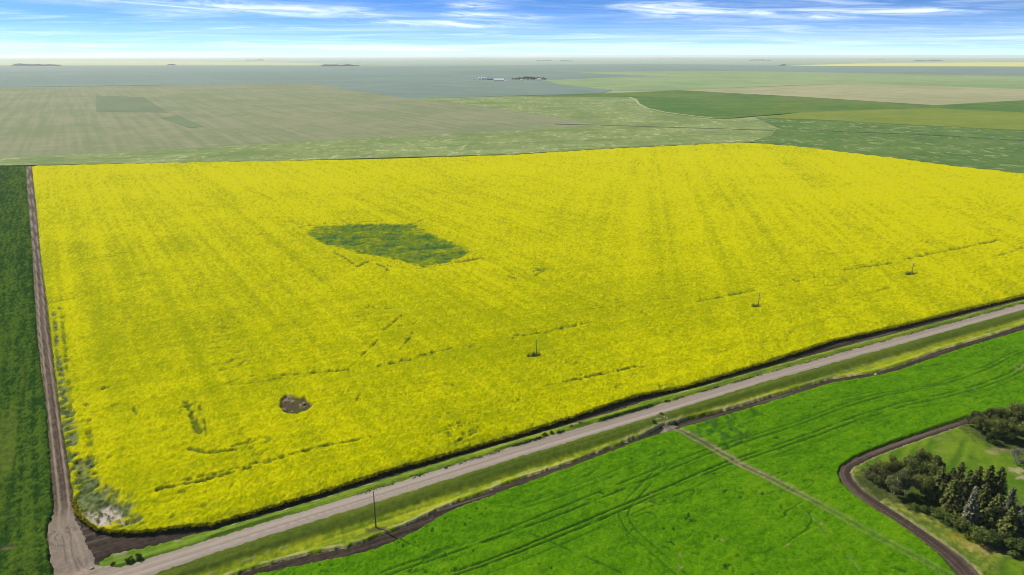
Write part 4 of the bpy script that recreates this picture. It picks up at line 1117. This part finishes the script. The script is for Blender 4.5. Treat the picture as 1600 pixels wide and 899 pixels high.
# stones
M_stone = plain_mat('field_stone', (0.20, 0.16, 0.11), (0.40, 0.34, 0.26), 0.5)
def stone_mesh(k):
    rs = np.random.default_rng(500 + k); bm = bmesh.new()
    bmesh.ops.create_icosphere(bm, subdivisions=2, radius=0.5)
    ax = rs.normal(size=(7, 3)); ax /= np.linalg.norm(ax, axis=1, keepdims=True)
    for v_ in bm.verts:
        p = np.array(v_.co)
        for a_ in ax:
            d = p @ a_
            if d > 0.36: p = p - a_ * (d - 0.36)
        v_.co = Vector(p * np.array([1.25, 0.95, 0.75]))
    return bm_mesh('stone_mesh', bm, M_stone, False)
STN = [stone_mesh(k) for k in range(4)]
for i, (px, py, s_, lb) in enumerate([(1363.3, 573, 0.9, 'pale boulder lying alone in the lower grass verge'), (1368.5, 587, 1.3, 'whitish boulder on the soil strip edge below the lone verge boulder'),
    (71, 845, 0.8, 'small white stone at the crop edge beside the track junction'), (145, 891, 0.8, 'pale stone at the tip of the soil wedge by the road'),
    (475, 633, 1.7, 'largest pale boulder in the stone hole of the canola'), (471, 637, 1.1, 'pale boulder leaning on the largest one in the stone hole'), (477, 638, 1.0, 'reddish pale boulder below the largest one in the stone hole'),
    (444, 630, 1.2, 'grey boulder at the western rim of the stone hole'), (452, 628, 1.1, 'grey boulder at the upper rim of the stone hole'), (447, 643, 1.2, 'grey boulder at the lower rim of the stone hole'), (457, 646, 1.0, 'small grey boulder at the bottom rim of the stone hole'),
    (832, 694, 0.5, 'small white stone on the verge edge by the road')]):
    x, y = G(px, py)
    o = link('boulder', STN[i % 4]); o.location = (x, y, zt(x, y) + 0.20 * s_ + (0.25 if 440 < px < 480 else 0.05)); s_ *= 0.6 if 440 < px < 480 else 1.0; o.scale = (s_, s_, s_); o.rotation_euler = (0, 0, i * 1.3)
    set_props(o, lb, 'boulder', 'stones in the stone hole' if 440 < px < 480 else None)

# far farmstead
M_white = plain_mat('white_sheet_metal', (0.74, 0.75, 0.76), (0.80, 0.80, 0.80), 4.0, 0.45)
M_bin = plain_mat('galvanised_bin', (0.50, 0.54, 0.60), (0.62, 0.66, 0.72), 3.0, 0.5)
M_blue = plain_mat('blue_grey_cladding', (0.10, 0.14, 0.24), (0.14, 0.18, 0.28), 3.0, 0.6)
M_dark = plain_mat('dark_opening', (0.03, 0.035, 0.04), (0.05, 0.05, 0.055), 2.0, 0.6)
def gable(name, px, py, L, D, hw, hr, rz, mw, mr, label, cat='building', doors=2, group=None):
    x, y = G(px, py)
    t = thing(name, x, y, -0.3, label, cat, rz, group=group)
    bm = bmesh.new(); box_bm(bm, 0, 0, hw / 2, L, D, hw)
    for s_ in (-1, 1):
        vs = [bm.verts.new(p) for p in ((s_ * L / 2, -D / 2, hw), (s_ * L / 2, D / 2, hw), (s_ * L / 2, 0, hr - 0.15))]
        bm.faces.new(vs)
    link('wall', bm_mesh('wall_mesh', bm, mw, False), t)
    bm = bmesh.new(); e = 0.6
    pr = [(-D / 2 - e, hw - 0.1), (0, hr), (D / 2 + e, hw - 0.1), (D / 2 + e, hw + 0.15), (0, hr + 0.3), (-D / 2 - e, hw + 0.15)]
    A = [bm.verts.new((-L / 2 - e, a_, b_)) for a_, b_ in pr]; B = [bm.verts.new((L / 2 + e, a_, b_)) for a_, b_ in pr]
    for k in range(6): bm.faces.new((A[k], A[(k + 1) % 6], B[(k + 1) % 6], B[k]))
    bm.faces.new(A[::-1]); bm.faces.new(B)
    link('roof', bm_mesh('roof_mesh', bm, mr, False), t)
    for k in range(doors):
        bm = bmesh.new(); xx = (k + 0.5 - doors / 2) * L / max(doors, 1)
        box_bm(bm, xx, -D / 2 - 0.06, hw * 0.42, L / doors * 0.42, 0.12, hw * 0.84)
        link('door', bm_mesh('door_mesh', bm, M_dark, False), t)
    return t
gable('machine_shed', 779.5, 127.2, 44, 22, 4.5, 12.5, 0.1, M_dark, M_white, 'long white roofed machine shed in the middle of the far farmstead', doors=3)
gable('machine_shed', 765.5, 125.2, 26, 16, 5.5, 9.5, 0.0, M_blue, M_blue, 'dark blue shed between the grain bins and the white shed')
gable('small_shed', 791, 127.0, 13, 9, 3.0, 5.5, 0.2, M_white, M_white, 'small white shed just right of the long white shed', doors=1)
gable('farmhouse', 842.5, 125.8, 18, 11, 5.0, 8.5, -0.2, M_white, M_white, 'white farmhouse at the end of the farmstead trees', doors=1)
gable('small_shed', 815, 125.8, 11, 8, 3.5, 6.0, 0.1, M_white, M_bin, 'small pale shed half hidden in the farmstead trees', doors=1)
def grain_bin(px, py, r_, h_, label):
    x, y = G(px, py); t = thing('grain_bin', x, y, -0.3, label, 'grain bin', 0, group='grain bins of the farmstead')
    bm = bmesh.new(); tube_bm(bm, [(0, 0, 0), (0, 0, h_)], [r_, r_], 18); link('wall', bm_mesh('bin_wall', bm, M_bin, False), t)
    bm = bmesh.new(); tube_bm(bm, [(0, 0, h_ + 0.02), (0, 0, h_ + r_ * 0.55), (0, 0, h_ + r_ * 0.75)], [r_ + 0.3, 0.8, 0.5], 18); link('roof', bm_mesh('bin_roof', bm, M_white, False), t)
    bm = bmesh.new(); box_bm(bm, 0, -r_ - 0.03, 1.3, 1.4, 0.2, 2.2); link('door', bm_mesh('bin_door', bm, M_dark, False), t)
for px, py, r_, h_, lb in [(749.5, 125.2, 5.6, 11, 'tall grain bin at the left end of the bin row'), (753.8, 125.4, 5.6, 11.5, 'tall grain bin second from the left in the bin row'), (758, 125.3, 5.6, 11, 'tall grain bin next to the dark blue shed'),
                           (739.5, 125.2, 2.6, 7, 'small slim grain bin farthest left of the farmstead'), (743, 125.4, 2.4, 6, 'small slim grain bin beside the tall bin row')]:
    grain_bin(px, py, r_, h_, lb)
FT = broad_meshes(20, 11.0, 5.2, 0.12, (0.018, 0.028, 0.014), (0.038, 0.052, 0.022), 16, 70, 1.1)
posn = ['westernmost', 'second', 'third', 'fourth', 'fifth', 'sixth', 'seventh', 'eighth', 'ninth', 'tenth', 'eleventh', 'twelfth', 'thirteenth', 'fourteenth', 'fifteenth', 'sixteenth']
for i in range(16):
    px = 801 + i * 3.45 + rng.normal() * 0.5
    k = 1 - abs((i - 8) / 9.5) ** 1.5
    x, y = G(px, 125.0 + rng.uniform(-0.5, 0.5))
    hh = 6.5 + 7.5 * k + rng.normal() * 0.8
    t = thing('leafy_tree', x, y, -0.3, ('dark tree at the %s end of the farmstead tree row' % ('west' if i == 0 else 'east')) if i in (0, 15) else '%s dark tree counted from the west in the farmstead tree row' % posn[i], 'tree', rng.uniform(0, 6), (hh / 9.5, hh / 9.5, hh / 11), 'trees of the far farmstead')
    link('trunk', FT[0], t); link('crown', FT[1], t)
# far shelterbelts that read as one mass each
def belt(x0, x1, py, hh, label, dens=1.0):
    a, b = np.array(G(x0, py)), np.array(G(x1, py)); L = np.linalg.norm(b - a)
    n = int(min(2600, 500 + L * 2.5) * dens); t = rng.uniform(0, 1, n)
    prof = (0.35 + 0.65 * vn(t * L / (hh * 2.2), t * 0, int(x0))) * np.minimum(1, np.minimum(t, 1 - t) * 9 + 0.2)
    p = a + (b - a) * t[:, None] + rng.normal(size=(n, 2)) * hh * 0.5
    z = rng.uniform(0, 1, n) ** 0.8 * hh * prof
    me = quads_mesh('shelterbelt', np.stack([p[:, 0], p[:, 1], z], -1), rng.normal(size=(n, 3)), rng.uniform(0.35, 0.6, n) * hh * 0.75, M_leaf, np.array([0.022, 0.034, 0.018]) * rng.uniform(0.7, 1.4, (n, 1)))
    set_props(link('shelterbelt', me), label, None, None, 'stuff')
belt(503, 562, 103.8, 22, 'long dark shelterbelt on the far edge of the dark field')
belt(385, 412, 94.8, 26, 'short shelterbelt on the horizon above the pale canola strip')
belt(402, 446, 91.4, 22, 'faint shelterbelt right at the horizon', 0.6)
belt(262, 273, 102.4, 16, 'tiny tree clump on the far edge of the dark field')
belt(22, 92, 103.2, 26, 'shelterbelt at the far left edge of the dark field')
belt(1171, 1205, 94.9, 26, 'dark shelterbelt on the horizon right of the middle')
belt(1428, 1473, 95.9, 26, 'long dark shelterbelt above the yellow strip')
belt(1357, 1384, 93.2, 24, 'faint shelterbelt left of the long one above the yellow strip', 0.6)
belt(838, 862, 95.5, 18, 'thin shelterbelt above the farmstead on the horizon', 0.6)
belt(875, 895, 95.8, 20, 'thin shelterbelt just right of the farmstead on the horizon', 0.6)
belt(1030, 1042, 91.6, 22, 'small faint tree clump on the horizon', 0.5)
belt(1050, 1076, 91.6, 22, 'faint shelterbelt next to the small clump on the horizon', 0.5)
belt(728, 778, 92.2, 16, 'barely visible tree line on the horizon near the middle', 0.5)
belt(1219, 1226, 102.8, 16, 'tiny tree clump at the tip of the yellow strip')
def haze(density=4.4e-5):
    me = bpy.data.meshes.new('haze'); bm = bmesh.new()
    bmesh.ops.create_cube(bm, size=1.0)
    for v_ in bm.verts:
        v_.co.x *= 110000; v_.co.y *= 110000; v_.co.z = -2.6 if v_.co.z < 0 else CAM_H + 5
    bm.to_mesh(me); bm.free()
    m = bpy.data.materials.new('haze_air'); m.use_nodes = True
    N = NT(m.node_tree); N.n.clear()
    p = N.node('ShaderNodeVolumePrincipled')
    p.inputs['Color'].default_value = (0.90, 0.975, 1.0, 1)
    p.inputs['Density'].default_value = density
    p.inputs['Anisotropy'].default_value = 0.25
    out = N.node('ShaderNodeOutputMaterial'); N.l.new(p.outputs[0], out.inputs['Volume'])
    me.materials.append(m)
    o = bpy.data.objects.new('haze', me); C.objects.link(o)
    set_props(o, 'pale summer haze lying over the far fields', None, None, 'stuff')
haze()
